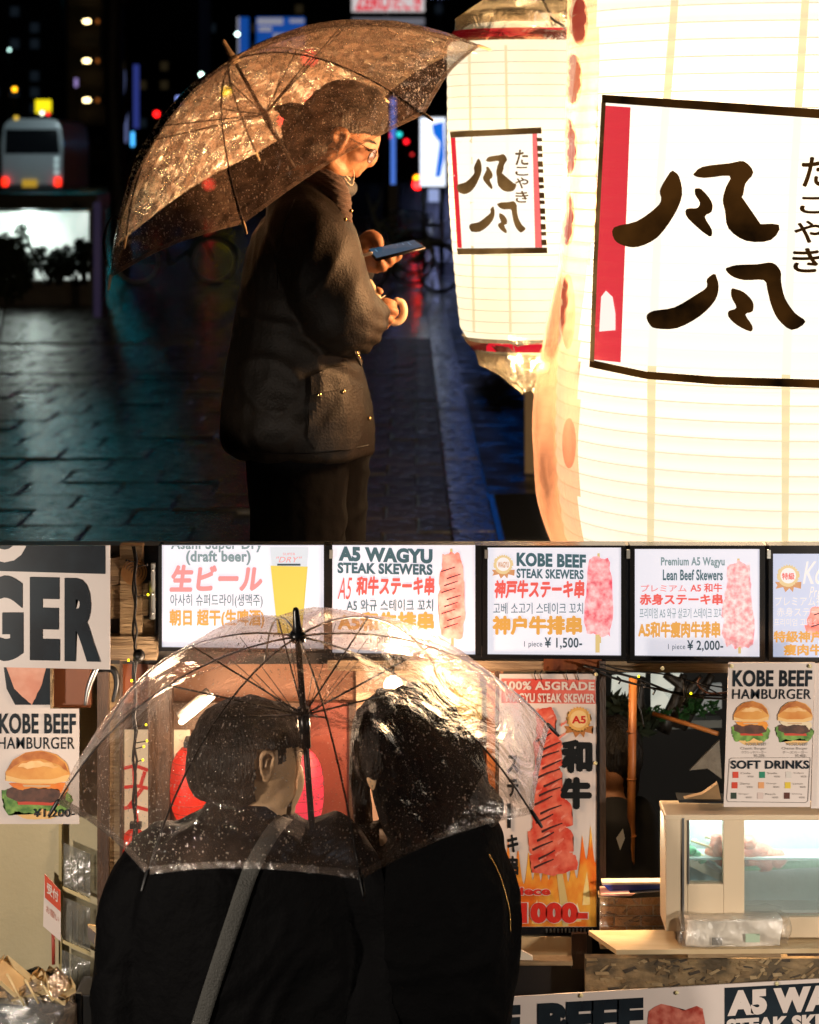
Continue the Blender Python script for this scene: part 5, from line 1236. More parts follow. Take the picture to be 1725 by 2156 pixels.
cb('seal_strip', 1436, 1441, 1722, 1960, y0-.002, y0+.002, steel, .0005); cb('seal_strip', 1448, 1452, 1727, 1862, y0-.001, y0+.01, steel, .0005)
cg = film('case_glass', (.93,.97,.97), gloss=.5, dcol=(.75,.85,.82), trans=.10, bscale=3, rough=.08, bump=.05)
cg2 = film('fogged_glass', (.93,.97,.97), gloss=.4, dcol=(.85,.92,.90), trans=.17, bscale=2.2, rough=.2, bump=.05)
cb('glass_pane', 1449, 1524, 1724, 1862, y0+.012, y0+.015, cg, 0); cb('glass_pane', 1568, 1800, 1724, 1932, y0+.012, y0+.015, cg2, 0)
cb('shelf', 1412, 1800, 1815, 1819, y0+.03, y1-.02, mat('shelf_glass', (.4,.5,.48), .1), 0); cb('floor', 1412, 1800, 1925, 1931, y0+.03, y1-.02, mat('case_floor', (.6,.62,.60), .3), 0)
for i in range(8):
    for k, v in enumerate((1732, 1768, 1858)):
        if i < 3 or k == 0:
            b = bmesh.new(); ell(b, P(1462+i*30, v, y1-.028), .006,.003,.003, seg=8); obj('led_lamp', b, glow('case_led%d%d' % (i, k), (220,245,240), 3), dc)
rawm = mat('raw_beef', (.42,.07,.03), .35, col2=(.62,.18,.09), scale=60, bump=.6, bscale=70); grm = mat('green_garnish', (.02,.22,.08), .4, bump=.5)
def lump(c, rx, ry, rz, seed, parent, m, nm):
    b = bmesh.new(); ell(b, c, rx, ry, rz, seg=22)
    for v in b.verts: v.co += (v.co-Vector(c)).normalized()*rz*.35*noise.noise(v.co*45+Vector((seed,0,0)))
    return obj(nm, b, m, parent, smooth=True)
tray = empty('skewer_tray', P(1490,1850,y0+.12), 'tray of raw beef skewers and green garnish behind the small glass pane', 'tray')
yt = y0+.07
prism('tray_plate', [(1448,1806),(1466,1806),(1532,1850),(1532,1862),(1448,1822)], yt-.02, .05, mat('tray_edge', (.55,.50,.38), .4), tray)
for i, (u, v) in enumerate(((1506,1793),(1520,1800),(1512,1780),(1530,1788))): lump(P(u,v,yt-.01-.006*i), .020,.02,.024, i, tray, rawm, 'meat')
for (a, c) in (((1456,1770),(1512,1790)),((1485,1762),(1525,1775)),((1466,1796),(1505,1812))): tb('stick', [P(*a,yt-.02), P(*c,yt-.02)], .0028, mat('skewer_wood', (.70,.58,.30), .5), tray)
for i, (u, v) in enumerate(((1456,1790),(1466,1802),(1478,1810))): lump(P(u,v,yt-.015), .012,.012,.010, i+9, tray, grm, 'garnish')
tray = empty('skewer_tray', P(1640,1850,y0+.14), 'blurred raw beef on a green edged shelf behind the fogged glass', 'tray')
for i, (u, v, r) in enumerate(((1585,1800,.034),(1612,1806,.030),(1638,1808,.022),(1575,1775,.018))): lump(P(u,v,y0+.065), r,.026,r*.9, i+3, tray, rawm, 'meat')
prism('green_strip', [(1570,1818),(1800,1806),(1800,1822),(1570,1834)], y0+.05, .02, grm, tray)
lump(P(1690,1930,y0+.05), .055,.04,.016, 21, dc, mat('pale_meat', (.6,.30,.22), .4), 'meat')
cl = bpy.data.lights.new('case_light', 'AREA'); cl.energy = 1.5; cl.color = (.86,1,.97); cl.size = .5; cl.shape = 'RECTANGLE'; cl.size_y = .04
o = bpy.data.objects.new('case_light', cl); link(o); o.location = (XX(1600), y0+.075, ZZ(1731)); 
e = empty('paper_bag', P(1475,1690,5.3), 'folded brown paper and a black tray lying on top of the display case', 'paper')
prism('folded_paper', [(1440,1682),(1480,1672),(1512,1650),(1520,1690),(1440,1688)], 5.23, .02, mat('kraft', (.62,.42,.22), .7, bump=.4), e); prism('black_tray', [(1428,1684),(1530,1686),(1528,1692),(1430,1690)], 5.22, .06, black, e)
# ---- counter, brick front, shelf
brk = empty('brick_counter', P(1400,1975,5.3), 'low brick counter front wrapped in clear film left of the display case', 'counter')
bm3 = [mat('counter_brick_%d' % i, c, .7, col2=tuple(x*.75 for x in c), scale=20, bump=.4) for i, c in enumerate([(.72,.34,.12),(.80,.46,.20),(.64,.29,.09)])]
board('mortar', 1264, 1884, 1540, 1998, 5.335, .05, mat('mortar', (.75,.62,.45), .8), brk)
for r in range(5):
    for k in range(6):
        u = 1240+k*56+(r%2)*26; v = 1887+r*22
        if u+52 > 1266 and u < 1530: board('brick', max(u,1265), v, min(u+52,1538), v+18, 5.330-rb.uniform(0,.003), .04, rb.choice(bm3), brk, bev=.0015)
b = bmesh.new(); V = []
for i in range(30):
    V.append([b.verts.new(P(1262+i*9.8, 1880+j*11+2*noise.noise(Vector((i,j,0))), 5.322+.006*noise.noise(Vector((i*.6,j*.5,3))))) for j in range(9)])
for i in range(29):
    for j in range(8): b.faces.new((V[i][j],V[i+1][j],V[i+1][j+1],V[i][j+1]))
obj('plastic_wrap', b, film('wrap_film', (1,.98,.95), gloss=.8, dcol=(.8,.75,.65), trans=.15, bscale=20, rough=.15), brk, smooth=True)
box('counter_top', P(1262,0,5.3).x, P(1540,0,5.3).x, 5.31, 5.36, P(0,1886,5.31).z-.004, P(0,1884,5.31).z, ply, brk)
def tray_obj(name, label, cat, q_, d, th, m, m2=None):
    e = empty(name, P(sum(a for a,_ in q_)/len(q_), max(c for _,c in q_), d), label, cat); prism('body', q_, d, th, m, e, .001)
    return e
e = tray_obj('blue_tray', 'blue plastic tray with pale rim on the brick counter', 'tray', [(1268,1862),(1405,1860),(1396,1878),(1290,1881)], 5.32, .03, mat('blue_plastic', (.04,.07,.42), .35))
prism('paper_liner', [(1268,1858),(1405,1857),(1404,1861),(1268,1863)], 5.315, .03, mat('liner', (.7,.55,.4), .6), e)
e = tray_obj('black_tray', 'long shallow black tray lying on the wrapped bricks', 'tray', [(1266,1888),(1330,1892),(1528,1880),(1531,1874),(1400,1876),(1340,1880),(1266,1884)], 5.30, .08, blackgloss)
prism('red_paper', [(1266,1883),(1338,1881),(1330,1886),(1266,1887)], 5.298, .06, mat('pink_paper', (.6,.3,.25), .5), e)
e = empty('paper_sheet', P(1430,1875,5.33), 'folded cream paper leaning against the display case foot', 'paper'); prism('sheet', [(1395,1872),(1402,1855),(1455,1870),(1450,1876)], 5.30, .01, ply, e)
sh = empty('serving_shelf', P(1500,2010,5.12), 'pale plywood serving shelf running along under the display case', 'shelf')
z0 = P(0,2000,5.12).z
b = bmesh.new()
top_q = [Vector((P(1298,0,5.12).x,5.12,z0)), Vector((P(1860,0,5.12).x,5.12,z0+.004)), Vector((P(1860,0,5.12).x,5.25,z0+.004)), Vector((P(1240,0,5.24).x,5.25,z0))]
tp_ = [b.verts.new(p) for p in top_q]; bt_ = [b.verts.new(p-Vector((0,0,.010))) for p in top_q]
b.faces.new(tp_); b.faces.new(bt_[::-1])
for i in range(4): b.faces.new((tp_[i],bt_[i],bt_[(i+1)%4],tp_[(i+1)%4]))
bmesh.ops.recalc_face_normals(b, faces=b.faces); obj('shelf_board', b, ply, sh)
box('under_board', P(1450,0,5.13).x, P(1645,0,5.13).x, 5.135, 5.24, z0-.022, z0-.0105, wood, sh); box('under_board', P(1660,0,5.13).x, P(1860,0,5.13).x, 5.14, 5.24, z0-.020, z0-.0105, darkwood, sh)
e = empty('wrapped_package', P(1540,1990,5.17), 'white plastic wrapped package with a small barcode on the serving shelf', 'package')
b = bmesh.new(); bmesh.ops.create_cube(b, size=1, matrix=Matrix.Translation((P(1538,0,5.19).x, 5.18, z0+.030)) @ Matrix.Rotation(.03,4,'Z') @ Matrix.Diagonal((.205,.085,.056,1)))
bmesh.ops.subdivide_edges(b, edges=b.edges[:], cuts=12, use_grid_fill=True)
for v in b.verts: v.co += Vector((noise.noise(v.co*22),noise.noise(v.co*22+Vector((5,0,0))),.6*noise.noise(v.co*25+Vector((0,7,0)))))*.006
for v in b.verts: v.co.z = max(v.co.z, z0+.0006)
obj('pack', b, mat('pack_white', (.80,.76,.68), .35, col2=(.74,.69,.62), scale=12, coat=.4), e, smooth=True)
b = bmesh.new(); bmesh.ops.create_cube(b, size=1, matrix=Matrix.Translation((P(1538,0,5.19).x, 5.18, z0+.032)) @ Matrix.Rotation(.03,4,'Z') @ Matrix.Diagonal((.232,.10,.060,1)))
bmesh.ops.subdivide_edges(b, edges=b.edges[:], cuts=14, use_grid_fill=True)
for v in b.verts: v.co += Vector((noise.noise(v.co*30),noise.noise(v.co*30+Vector((5,0,0))),.6*noise.noise(v.co*30+Vector((0,7,0)))))*.012
for v in b.verts: v.co.z = max(v.co.z, z0+.0006)
obj('wrapping', b, film('pack_film', (1,.99,.97), gloss=.3, dcol=(1,.98,.95), trans=.05, bscale=24, rough=.25, bump=.4), e, smooth=True)
for i in range(9): board('barcode_bar', 1500+i*2.4, 1974, 1501.3+i*2.4, 1990, 5.128, .0005, print_black, e)
board('green_label', 1570, 1966, 1600, 1984, 5.130, .0005, mat('pale_green_label', (.40,.52,.38), .5), e)
osb = mat('strand_board', (.09,.065,.035), .75, col2=(.26,.18,.09), scale=16, stretch=(1,1,1.6), lo=.45, hi=.62, bump=.5, bscale=40)
e = empty('front_panel', P(1480,2170,5.28), 'dark flaky strand board panel under the serving shelf', 'panel')
board('strand_board', 1233, 2018, 1860, 2200, 5.275, .03, osb, e); rs_ = random.Random(8)
chips = [mat('wood_chip_%d' % i, c, .7, col2=tuple(x*.6 for x in c), scale=40) for i, c in enumerate([(.30,.21,.10),(.20,.13,.06),(.38,.28,.15),(.06,.045,.03)])]
for i in range(150):
    u, v = rs_.uniform(1238,1740), rs_.uniform(2020,2106); a = rs_.uniform(-.9,.4); l, h_ = rs_.uniform(8,34), rs_.uniform(3,9)
    q_ = [(u+math.cos(a)*x-math.sin(a)*y, v+math.sin(a)*x+math.cos(a)*y) for x, y in ((-l/2,-h_/2),(l*.4,-h_*.5),(l/2,h_*.3),(-l*.4,h_/2))]
    q_ = [(max(p[0],1235), min(max(p[1],2019),2125)) for p in q_]
    prism('strand', q_, 5.2735-rs_.uniform(0,.001), .002, rs_.choice(chips), e)
# centre: dark gap, small shelf
e = empty('side_shelf', P(1145,2030,5.33), 'short plywood shelf under the tall skewer poster', 'shelf')
board('panel', 1060, 1973, 1204, 2026, 5.34, .01, ply, e); board('edge', 1050, 2024, 1206, 2033, 5.30, .05, wood, e); prism('paper', [(1050,1988),(1090,1998),(1122,2014),(1122,2022),(1050,2020)], 5.295, .01, mat('paper_white', (.7,.62,.5), .6), e)
board('void_shade_board', 1040, 2033, 1236, 2200, 5.36, .03, black, st); board('lower_front', 255, 1990, 1060, 2200, 5.39, .02, black, st); board('post_foot', 1204, 1966, 1236, 2040, 5.33, .04, darkwood, st)  # black board under the side shelf stands in for the shaded void
# bottom banner
bsl = -.058; BN = 5.20
e = empty('banner', P(1400,2160,BN), 'white banner along the bottom with huge black letters and raw meat', 'banner')
prism('sheet', [(900,2109),(1860,2053),(1860,2400),(900,2400)], BN, .004, print_white, e)
def bt(s, a, c, g_, k, m=print_black, bold=.075, nm='lettering', dd=.002): return txt(s, a, c, g_, k, BN-dd, m, e, bold, slope=bsl, name=nm)
bt('E', 1052, 2118, 1097, 2190); bt('BEEF', 1132, 2113, 1355, 2190)
q_ = [(1364,2150),(1366,2130),(1378,2120),(1392,2114),(1410,2117),(1425,2122),(1440,2128),(1452,2124),(1468,2118),(1480,2124),(1484,2150),(1488,2200),(1364,2200)]
print_poly('meat_print', wob(q_, 1, 7, 3), BN-.001, mat('banner_meat', (.38,.05,.035), .4, col2=(.66,.22,.16), scale=45, lo=.35, hi=.65, coat=.3), e)
prism('black_block', [(1526,2080),(1860,2062),(1860,2136),(1526,2152)], BN-.0012, .001, print_black, e)
bt('A5 WAGYU', 1532, 2086, 1880, 2140, print_white, .075); prism('black_block', [(1526,2146),(1860,2128),(1860,2400),(1526,2400)], BN-.0011, .0009, print_black, e); bt('STEAK SKEWERS', 1530, 2146, 1850, 2180, print_white, .06)
for (u, v) in ((1224,2096),(1636,2071),(1425,2090)):
    b = bmesh.new(); ell(b, P(u,v,BN-.003), .0045,.003,.0045, seg=12); obj('pin', b, mat('pin_cream', (.65,.58,.32), .3), e)
# ---- lanterns and lamps inside, seen through the umbrella
def glowobj(nm, b, m, label, cat, loc, group=None):
    e = empty(nm, loc, label, cat, group); return e
cpane = mat('lit_cream_pane', (.4,.3,.2), .6, emit=.72, ecol=(1,.70,.42), col2=None)
e = empty('lit_window_panel', P(285,1760,W+.05), 'lit cream paper panel with red lettering behind the left post', 'panel')
board('pane', 259, 1537, 312, 1765, W+.05, .01, cpane, e); board('pane', 357, 1537, 400, 1700, W+.05, .01, cpane, e)
rg = em('red_stroke', (235,60,50), .9)
for q_ in ([(259,1618),(285,1612),(312,1622)],[(259,1658),(290,1655),(312,1660)],[(259,1702),(285,1698),(312,1706)],[(282,1612),(284,1660)],[(300,1660),(270,1700)],[(286,1705),(292,1760)],[(305,1625),(296,1655)]):
    tb('red_stroke', [P(u,v,W+.047) for u,v in q_], .0045, rg, e, n=6)
rl = em('red_lantern_glow', (232,42,22), .95, col2=None); pk_ = em('pink_lantern_glow', (242,60,80), .95)
def red_lantern(u, v, ru, rv, d, m, label):
    e = empty('red_lantern', P(u, v+rv, d), label, 'lantern', 'red lanterns behind the couple'); r = mm(ru,d)
    rs = []
    for i in range(25):
        t = i/24; zz = -math.cos(math.pi*t); rr_ = math.sqrt(max(0,1-abs(zz)**2.6))*.96+.04
        c = P(u, v-zz*rv*-1, d); rr_ += .012*math.sin(i*math.pi)
        rs.append([c+Vector((math.cos(k*math.pi/16)*r*rr_, math.sin(k*math.pi/16)*min(r,.05)*rr_, 0)) for k in range(32)])
    obj('paper_shell', loft(rs), m, e, smooth=True)
    for i in range(3, 22, 2): obj('hoop', tube([p for p in rs[i]]+[rs[i][0]], .0009, n=4), mat('hoop_red', (.25,.02,.01)), e)
    for zz in (v-rv, v+rv): board('cap', u-ru*.35, zz-6, u+ru*.35, zz+6, d-.03, .06, black, e)
red_lantern(402, 1655, 44, 86, W+.01, rl, 'red glowing lantern left of the short haired head')
red_lantern(630, 1665, 52, 92, W+.015, pk_, 'pink red glowing lantern right of the short haired cheek')
red_lantern(285, 1800, 34, 60, W+.06, rl, 'small red lantern low behind the left shoulder')
# fluorescent tube
e = empty('tube_lamp', P(414,1494,W-.02), 'slanting lit fluorescent tube above the short haired head', 'lamp')
tb('tube', [P(383,1519,5.33), P(446,1467,5.33)], .0075, glow('tube_white', (255,235,205), 9), e, n=12, rounded=True)
tb('reflector', [P(381,1512,5.345), P(443,1460,5.345)], .016, mat('reflector', (.5,.42,.35), .5), e, n=12)
tb('bracket', [P(400,1490,5.34), P(400,1482,W+.04)], .004, steel, e)
e = empty('bulb_lamp', P(828,1445,5.30), 'bare glowing bulb above the hooded head', 'lamp')
b = bmesh.new(); ell(b, P(828,1446,5.31), .022,.022,.026); obj('bulb', b, glow('bulb_warm', (255,225,180), 14), e, smooth=True)
tb('socket', [P(828,1424,5.31), P(828,1434,5.31)], .012, black, e); tb('cord', [P(828,1400,5.31), P(828,1426,5.31)], .003, cab, e)
for nm, loc, en, col, r in (('inner_light', P(1300,1418,5.75), 3.2, (1,.62,.32), .03), ('bulb_light', P(828,1446,5.31)-Vector((0,.04,.02)), 14, (1,.62,.38), .03), ('tube_light', P(414,1500,5.31)-Vector((0,.03,.01)), 8, (1,.72,.48), .04)):
    l = bpy.data.lights.new(nm, 'POINT'); l.energy = en; l.color = col; l.shadow_soft_size = r; o = bpy.data.objects.new(nm, l); link(o); o.location = loc
# ---- two unseen lamps on stands, added to light the stall front
for k, (x, y, z, en, tx) in enumerate(((-1.75, 3.3, .50, 170, -.5), (1.9, 3.5, .55, 150, .62))):
    e = empty('added_fill_lamp', (x, y, -1.13), ['added fill lamp on a stand, out of view at the left','added fill lamp on a stand, out of view at the right'][k], 'lamp')
    tb('stand', [(x,y,-1.13),(x,y,z-.12)], .02, black, e); aim = Vector((tx, W, -.05)); dirn = (aim-Vector((x,y,z))).normalized()
    obj('housing', tube([Vector((x,y,z))-dirn*.14, Vector((x,y,z))-dirn*.03, Vector((x,y,z))+dirn*.01], [.05,.09,.11], n=20), black, e, smooth=True)
    tb('yoke', [(x,y,z-.14), Vector((x,y,z))-dirn*.08], .015, black, e)
    l = bpy.data.lights.new('added_fill_light', 'SPOT'); l.energy = en; l.color = (1,.86,.72); l.spot_size = math.radians(66); l.spot_blend = .5; l.shadow_soft_size = .07
    o = bpy.data.objects.new('added_fill_light', l); link(o); o.location = Vector((x,y,z))+dirn*.04; o.rotation_euler = dirn.to_track_quat('-Z','Y').to_euler()
# ---- bin at the lower left
bn = empty('litter_bin', P(70,2400,5.10), 'grey litter bin lined with a clear bag full of food trays at the lower left', 'litter bin')
bc = P(62,2150,5.12)
binm = mat('bin_grey', (.05,.055,.06), .5)
rs = []
for (v, r) in ((2420,88),(2125,103),(2110,106),(2106,103),(2112,98),(2180,92)):
    c = P(62,v,5.12); rs.append([c+Vector((math.cos(t)*mm(r,5.12)*(1),math.sin(t)*mm(r*.8,5.12),0)) for t in [2*math.pi*k/32 for k in range(32)]])
obj('bin_body', loft(rs, cap=False), binm, bn, smooth=True)
bagf = film('bin_bag', (.97,.98,1), gloss=.9, dcol=(.62,.62,.60), trans=.34, bscale=22, rough=.15)
rs = []
for i, (v, r) in enumerate(((2160,107),(2120,108),(2098,104),(2085,84),(2065,60))):
    ring = []
    for k in range(64):
        t = 2*math.pi*k/64; n_ = noise.noise(Vector((math.cos(t)*3,math.sin(t)*3,i*.8)))
        c = P(62, v+18*n_*(i > 0)-10*(i > 2)*(1+math.cos(t*1)), 5.12); ring.append(c+Vector((math.cos(t)*mm(r*(1+.10*n_),5.12), math.sin(t)*mm(r*.8*(1+.12*n_),5.12), 0)))
    rs.append(ring)
obj('clear_bag', loft(rs, cap=False), bagf, bn, smooth=True)
tray_m = mat('paper_tray', (.62,.48,.26), .6, col2=(.52,.38,.18), scale=10, bump=.2); rt = random.Random(2)
for i, (u, v, w_, h_, ang) in enumerate(((20,2060,70,44,.7),(60,2085,80,34,-.3),(105,2092,74,30,.25),(132,2088,50,26,-.5),(30,2100,60,26,.1),(85,2070,44,20,.9))):
    e = empty('food_tray', P(u,v+15,5.08), ['tilted square paper food tray leaning out of the bin at the left edge','flat paper food tray across the middle of the bin','wide paper food tray in the middle of the heap','small crumpled paper tray at the right of the heap','paper food tray lying low in the bin','narrow paper tray standing up in the heap'][i], 'food tray', 'used food trays in the bin')
    dd = 5.06+i*.012; q_ = [(u+math.cos(ang)*x-math.sin(ang)*y, v+math.sin(ang)*x+math.cos(ang)*y) for x, y in ((-w_/2,-h_/2),(w_/2,-h_/2),(w_/2,h_/2),(-w_/2,h_/2))]
    P4 = [P(q_[0][0],q_[0][1],dd+.05),P(q_[1][0],q_[1][1],dd+.05),P(q_[2][0],q_[2][1],dd-.02),P(q_[3][0],q_[3][1],dd-.02)]
    b, nn = slab(P4, .002); obj('tray_base', b, tray_m, e)
    for a, c in ((0,1),(1,2),(2,3),(3,0)):
        n2 = nn*.012; o_ = (P4[a]+P4[c])/2-sum(P4,Vector())/4; o_ = o_.normalized()*.006
        b = bmesh.new(); f = [b.verts.new(x) for x in (P4[a],P4[c],P4[c]+n2+o_,P4[a]+n2+o_)]; b.faces.new(f); obj('tray_rim', b, tray_m, e)
for i in range(3):
    e = tb('chopstick', [P(15+i*38,2050+i*12,5.04), P(52+i*30,2118-i*5,5.03)], .0026, mat('chopstick', (.66,.52,.28), .5)); tag(e, ['used skewer stick at the left of the heap','used skewer stick crossing the middle of the heap','used skewer stick at the right of the heap'][i], 'skewer stick', 'skewer sticks in the bin')
e = empty('metal_box', P(180,2300,5.10), 'dark metal cabinet corner beside the bin', 'cabinet')
board('cabinet', 158, 2095, 215, 2400, 5.10, .12, mat('cabinet_dark', (.03,.03,.03), .3, .6), e, bev=.003); board('chrome_edge', 158, 2092, 172, 2400, 5.095, .01, mat('chrome', (.5,.5,.5), .15, 1), e, bev=.001)
e = empty('cardboard_piece', P(200,1960,5.2), 'bent cardboard flap poking out left of the dark sleeve', 'cardboard')
prism('flap', [(184,1948),(200,1950),(216,1962),(214,1975),(202,1964)], 5.2, .01, tray_m, e); prism('dark_flap', [(184,1950),(212,1975),(208,2000),(186,1976)], 5.21, .01, mat('grey_flap', (.12,.10,.09), .6), e)

# ================================================================ THE COUPLE
coat = mat('black_coat', (.0012,.0012,.0015), .75, bump=.35, bscale=70, spec=.06, col2=(.002,.002,.0023), scale=8)
coat2 = mat('black_coat_soft', (.001,.001,.0012), .8, bump=.5, bscale=50, spec=.05)
skin2 = mat('skin_warm', (.60,.40,.23), .5, col2=(.54,.35,.2), scale=25, bump=.08, bscale=200)
D = 4.85
pm_ = empty('person', (P(470,0,D).x, D, -1.13), 'person with short black hair and a grey shoulder strap seen from behind', 'person')
b = bmesh.new()
ell(b, P(535,1590,D), .098, .105, .112, None, 28)
L(b, [(596,1600,D+.03),(606,1640,D+.03),(600,1680,D+.02)], [.030,.036,.030]); L(b, [(560,1660,D+.02),(588,1695,D+.02),(604,1702,D+.035)], [.052,.036,.020])
L(b, [(590,1560,D+.03),(612,1575,D+.05)], [.04,.03]); ell(b, P(582,1645,D+.0), .045,.07,.055); L(b, [(545,1640,D),(535,1700,D-.01),(520,1745,D)], [.064,.062,.072])
ye = D-.088
L(b, [(556,1640,ye-.03),(549,1612,ye-.040),(552,1590,ye-.045),(566,1583,ye-.040),(577,1593,ye-.030),(574,1615,ye-.022),(566,1640,ye-.022),(558,1646,ye-.02)], [.005,.0055,.006,.006,.0055,.0045,.006,.005], n=10)
L(b, [(562,1602,ye-.016),(562,1628,ye-.012)], [.011,.009])
rings_bm([(1700,460,590,.07),(1775,400,620,.08),(1850,310,690,.11),(2100,280,700,.12),(2300,290,690,.11)], D, b)
for s, (ua, ub) in ((-1,(305,250)),(1,(690,740))): L(b, [(ua,1840,D),(ub,1980,D),(ub+s*-5,2200,D-.03)], [.055,.05,.04]); L(b, [(ub+s*-5,2200,D-.03),(ub-s*40,2240,D+.12),(ub-s*90,2220,D+.22)], [.038,.03,.026])
for u in (400, 580):
    x = P(u,0,D).x; tube([Vector((x,D,-.25)),Vector((x,D,-.7)),Vector((x,D,-1.07))], [.09,.065,.045], b, n=14, smooth=4, rounded=True); tube([Vector((x,D-.05,-1.08)),Vector((x,D+.15,-1.09))], [.045,.035], b, n=10, rounded=True)
solid('body', b, skin2, pm_, .0055, 5)
b = bmesh.new()
ell(b, P(520,1578,D-.012), .122, .122, .106, None, 28); ell(b, P(468,1590,D-.005), .070, .10, .085, None, 22)
L(b, [(470,1640,D-.05),(500,1650,D-.07),(525,1640,D-.07)], [.052,.05,.035]); L(b, [(452,1600,D-.02),(450,1640,D),(463,1662,D+.01)], [.06,.055,.035])
L(b, [(585,1540,D-.04),(600,1575,D-.045),(598,1608,D-.042)], [.036,.028,.008], n=12); L(b, [(590,1530,D),(615,1560,D),(626,1576,D)], [.05,.03,.012])
def strands(c): return .0045*noise.noise(Vector((c.x*55,c.y*55,c.z*12)))+.003*noise.noise(c*30)
hm = solid('hair', b, hairm, pm_, .0042, 2, strands)
bm_ = bmesh.new(); bm_.from_mesh(hm.data); kill = []
for v in bm_.verts:
    u_, v_ = uvof(v.co); n_ = 5*noise.noise(v.co*50)
    if v.co.y < D+.03 and ((u_ > 541+n_ and v_ > 1580+n_*.6 and not (584 < u_ < 606 and v_ < 1612-(u_-584)*.3)) or (u_ > 604+n_*.5 and v_ > 1576)): kill.append(v)
bmesh.ops.delete(bm_, geom=kill, context='VERTS'); bm_.to_mesh(hm.data); bm_.free()
tf = random.Random(4)
b = bmesh.new()
for i in range(420):
    t = tf.uniform(0,2*math.pi); u = 520+112*math.cos(t)+tf.uniform(-6,6); v = 1578+98*math.sin(t)*(.9 if math.sin(t) < 0 else .8)
    if v > 1640 and u > 520: continue
    p0 = P(u-14*math.cos(t), v-10*math.sin(t), D-.01+tf.uniform(-.05,.05)); p1 = P(u+8*math.cos(t+.6), v+6*math.sin(t+.6)+3, D-.01)
    tube([p0, p0.lerp(p1,.6)+Vector((0,0,.003)), p1], [.0009,.0007,.0002], b, n=3)
o = obj('stray_hairs', b, hairm, pm_); tag(o, kind='stuff')
b = bmesh.new()
rings_bm([(1700,452,580,.075,-.02),(1722,420,600,.095),(1745,372,650,.12),(1775,318,705,.135),(1815,285,740,.145),(1880,270,750,.15),(1980,262,755,.155),(2100,258,750,.155),(2350,255,745,.15)], D, b, n=36)
L(b, [(340,1805,D),(292,1880,D-.01),(268,1990,D-.02),(262,2200,D-.05)], [.072,.070,.066,.062], n=20); L(b, [(700,1800,D),(755,1880,D),(775,1990,D),(770,2200,D-.05)], [.078,.072,.066,.06], n=20)
cj = solid('jacket', b, coat, pm_, .0085, 5, folds(.010, 6, 2.6, 4, .25))
cjb = bvh_of(cj)
b = bmesh.new(); rr_ = []
for (v, u0, u1, hd) in ((1738,404,606,.105),(1715,418,596,.09),(1692,432,590,.082),(1678,452,582,.078)): rr_.append((v,u0,u1,hd))
rings_bm(rr_, D-.005, b, n=36); solid('collar', b, coat, cj, .006, 4)
sm = mat('grey_webbing', (.042,.042,.037), .7, bump=.5, bscale=260)
sp = [(600,1722),(574,1752),(545,1800),(522,1850),(498,1920),(475,1990),(452,2060),(430,2130),(408,2200),(380,2300)]
pts = []
for u, v in [(p.x, p.y) for p in catmull([(a,c,0) for a,c in sp], 5)]:
    l = on(u-16, v-5, cjb, .004); r_ = on(u+16, v+5, cjb, .004)
    if l and r_: pts.append((l, r_))
b = bmesh.new(); V = [[b.verts.new(l.lerp(r_, t/4)-Vector((0,.002*math.sin(math.pi*t/4),0))) for t in range(5)] for l, r_ in pts]
for i in range(len(V)-1):
    for j in range(4): b.faces.new((V[i][j],V[i][j+1],V[i+1][j+1],V[i+1][j]))
o = obj('shoulder_strap', b, sm, cj, smooth=True); s = o.modifiers.new('s','SOLIDIFY'); s.thickness = .003
# second person, hood and long hair, turned left
D = 4.95
pw = empty('person', (P(905,0,D).x, D, -1.13), 'person in a black hooded coat with long dark hair turned to the left', 'person')
b = bmesh.new()
ell(b, P(850,1560,D), .088, .09, .11, None, 26)
L(b, [(786,1545,D-.045),(784,1575,D-.05),(792,1600,D-.045),(798,1640,D-.04),(806,1655,D-.035)], [.016,.014,.022,.026,.02]); L(b, [(781,1568,D-.05),(775,1590,D-.052),(782,1598,D-.045)], [.007,.009,.010], n=8)
L(b, [(855,1640,D),(860,1720,D)], [.06,.06]); rings_bm([(1720,800,930,.07),(1790,770,1020,.11),(2000,770,1040,.12),(2300,790,1020,.11)], D, b)
for s, (ua, ub) in ((-1,(790,760)),(1,(1000,1030))): L(b, [(ua,1800,D),(ub,1980,D),(ub,2190,D-.02)], [.05,.046,.038]); L(b, [(ub,2190,D-.02),(ub-s*40,2220,D+.14),(ub-s*70,2200,D+.22)], [.034,.028,.024])
for u in (860, 990):
    x = P(u,0,D).x; tube([Vector((x,D,-.25)),Vector((x,D,-.7)),Vector((x,D,-1.07))], [.085,.06,.04], b, n=14, smooth=4, rounded=True); tube([Vector((x,D-.05,-1.085)),Vector((x,D+.14,-1.09))], [.04,.034], b, n=10, rounded=True)
solid('body', b, skin2, pw, .0055, 5)
b = bmesh.new(); ell(b, P(825,1560,D+.0), .088,.09,.105); L(b, [(790,1520,D-.0),(765,1580,D+.01),(757,1640,D+.01),(765,1710,D+.02),(775,1790,D+.03)], [.05,.028,.022,.02,.02], n=12)
L(b, [(815,1500,D-.04),(800,1530,D-.05),(806,1570,D-.06)], [.05,.022,.014], n=12)
L(b, [(900,1600,D-.02),(950,1660,D-.02),(990,1690,D-.03),(1010,1700,D-.03)], [.09,.085,.07,.05], n=16)
solid('hair', b, hairm, pw, .005, 2, lambda c: .006*noise.noise(Vector((c.x*40,c.y*40,c.z*8)))+.003*noise.noise(c*25))
b = bmesh.new()
ell(b, P(878,1552,D-.01), .098,.125,.112, None, 28); ell(b, P(905,1620,D-.01), .118,.13,.13, None, 28); L(b, [(880,1660,D-.02),(920,1720,D-.02),(960,1760,D)], [.10,.115,.10], n=20)
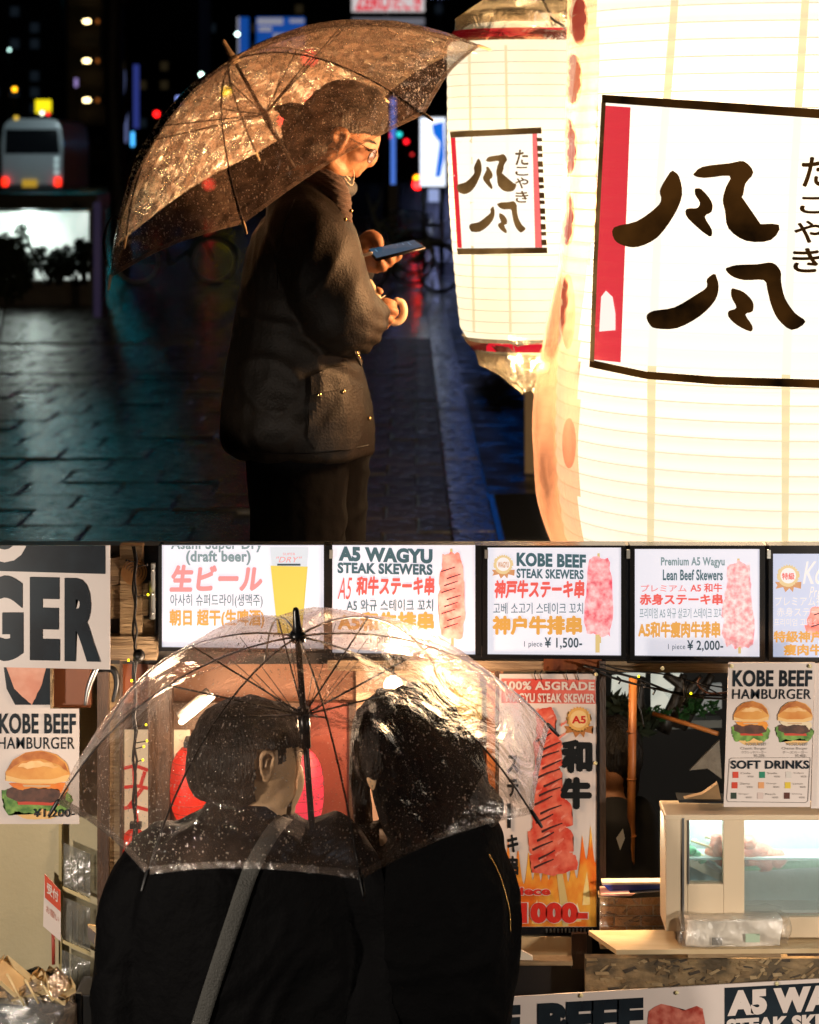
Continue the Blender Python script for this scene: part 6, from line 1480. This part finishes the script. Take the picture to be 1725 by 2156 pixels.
rings_bm([(1700,850,1000,.10),(1740,820,1040,.135),(1785,770,1060,.15),(1850,735,1078,.16),(1950,720,1084,.165),(2060,716,1076,.16),(2350,725,1060,.16)], D, b, n=36)
L(b, [(990,1800,D),(1022,1880,D-.01),(1026,1990,D-.02),(1014,2120,D-.04)], [.066,.068,.066,.058], n=20); L(b, [(790,1800,D),(765,1880,D),(755,1990,D-.01),(750,2150,D-.04)], [.07,.07,.066,.055], n=20)
zn = P(0,1730,4.95).z
cw = solid('hooded_coat', b, coat2, pw, .008, 8, lambda c: folds(.008, 8, 3.5, 12, .3)(c)*min(1, max(0, (zn-c.z)*8))+.0025*noise.noise(Vector((c.x*40,c.y*40,c.z*9)))*(c.z > zn)); cwb = bvh_of(cw)
zp = path_on([(1031,1800),(1050,1838),(1064,1880),(1073,1920),(1075,1960)], cwb, .004, 22)
for p in zp[::2]:
    b = bmesh.new(); ell(b, p, .0022,.002,.0014, seg=6); obj('zip_tooth', b, gold, cw, smooth=True)

# ---- their umbrella
C2 = P(627,1337,4.75); a2 = Vector((-.062,-.178,.982)).normalized()
def vin2(t, g, bu, i): return film('clear_vinyl_%d' % i, (.985,.96,.94), gloss=g, dcol=(1,.70,.52), trans=t, bscale=9, bump=bu, rough=.16)
cv2 = [vin2(t, g, bu, i) for i, (t, g, bu) in enumerate(((.06,.2,.5),(.05,.2,.5),(.06,.34,.9),(.09,.28,.7),(.12,.25,.6),(.15,.25,.6),(.12,.25,.6),(.08,.25,.6)))]
dropc = film('drop_water_cool', (1,.97,.92), gloss=1.0, dcol=(.75,.68,.6), trans=.5, bump=0, rough=.05)
hem2 = film('clear_hem', (.95,.94,.93), gloss=.4, dcol=(.8,.75,.7), trans=.10, bscale=20, rough=.2)
ribk = mat('black_rib', (.010,.010,.011), .3, .3)
um2, rib2, surf2, T2 = umbrella('clear vinyl umbrella with black ribs shared by the couple', C2, a2, .513, .276, None, 0, cv2, ribk, ribk, black, blackgloss, .72, .052, 9, 12000, dropc, hem2, ds=.78,
    tips=[P(120,1690,4.69),P(310,1840,4.37),P(760,1850,4.31),P(1122,1712,4.53),P(1157,1528,4.91),P(905,1385,5.2),P(560,1380,5.24),P(229,1519,5.07)], shaft_r=.0065, hw=.975)
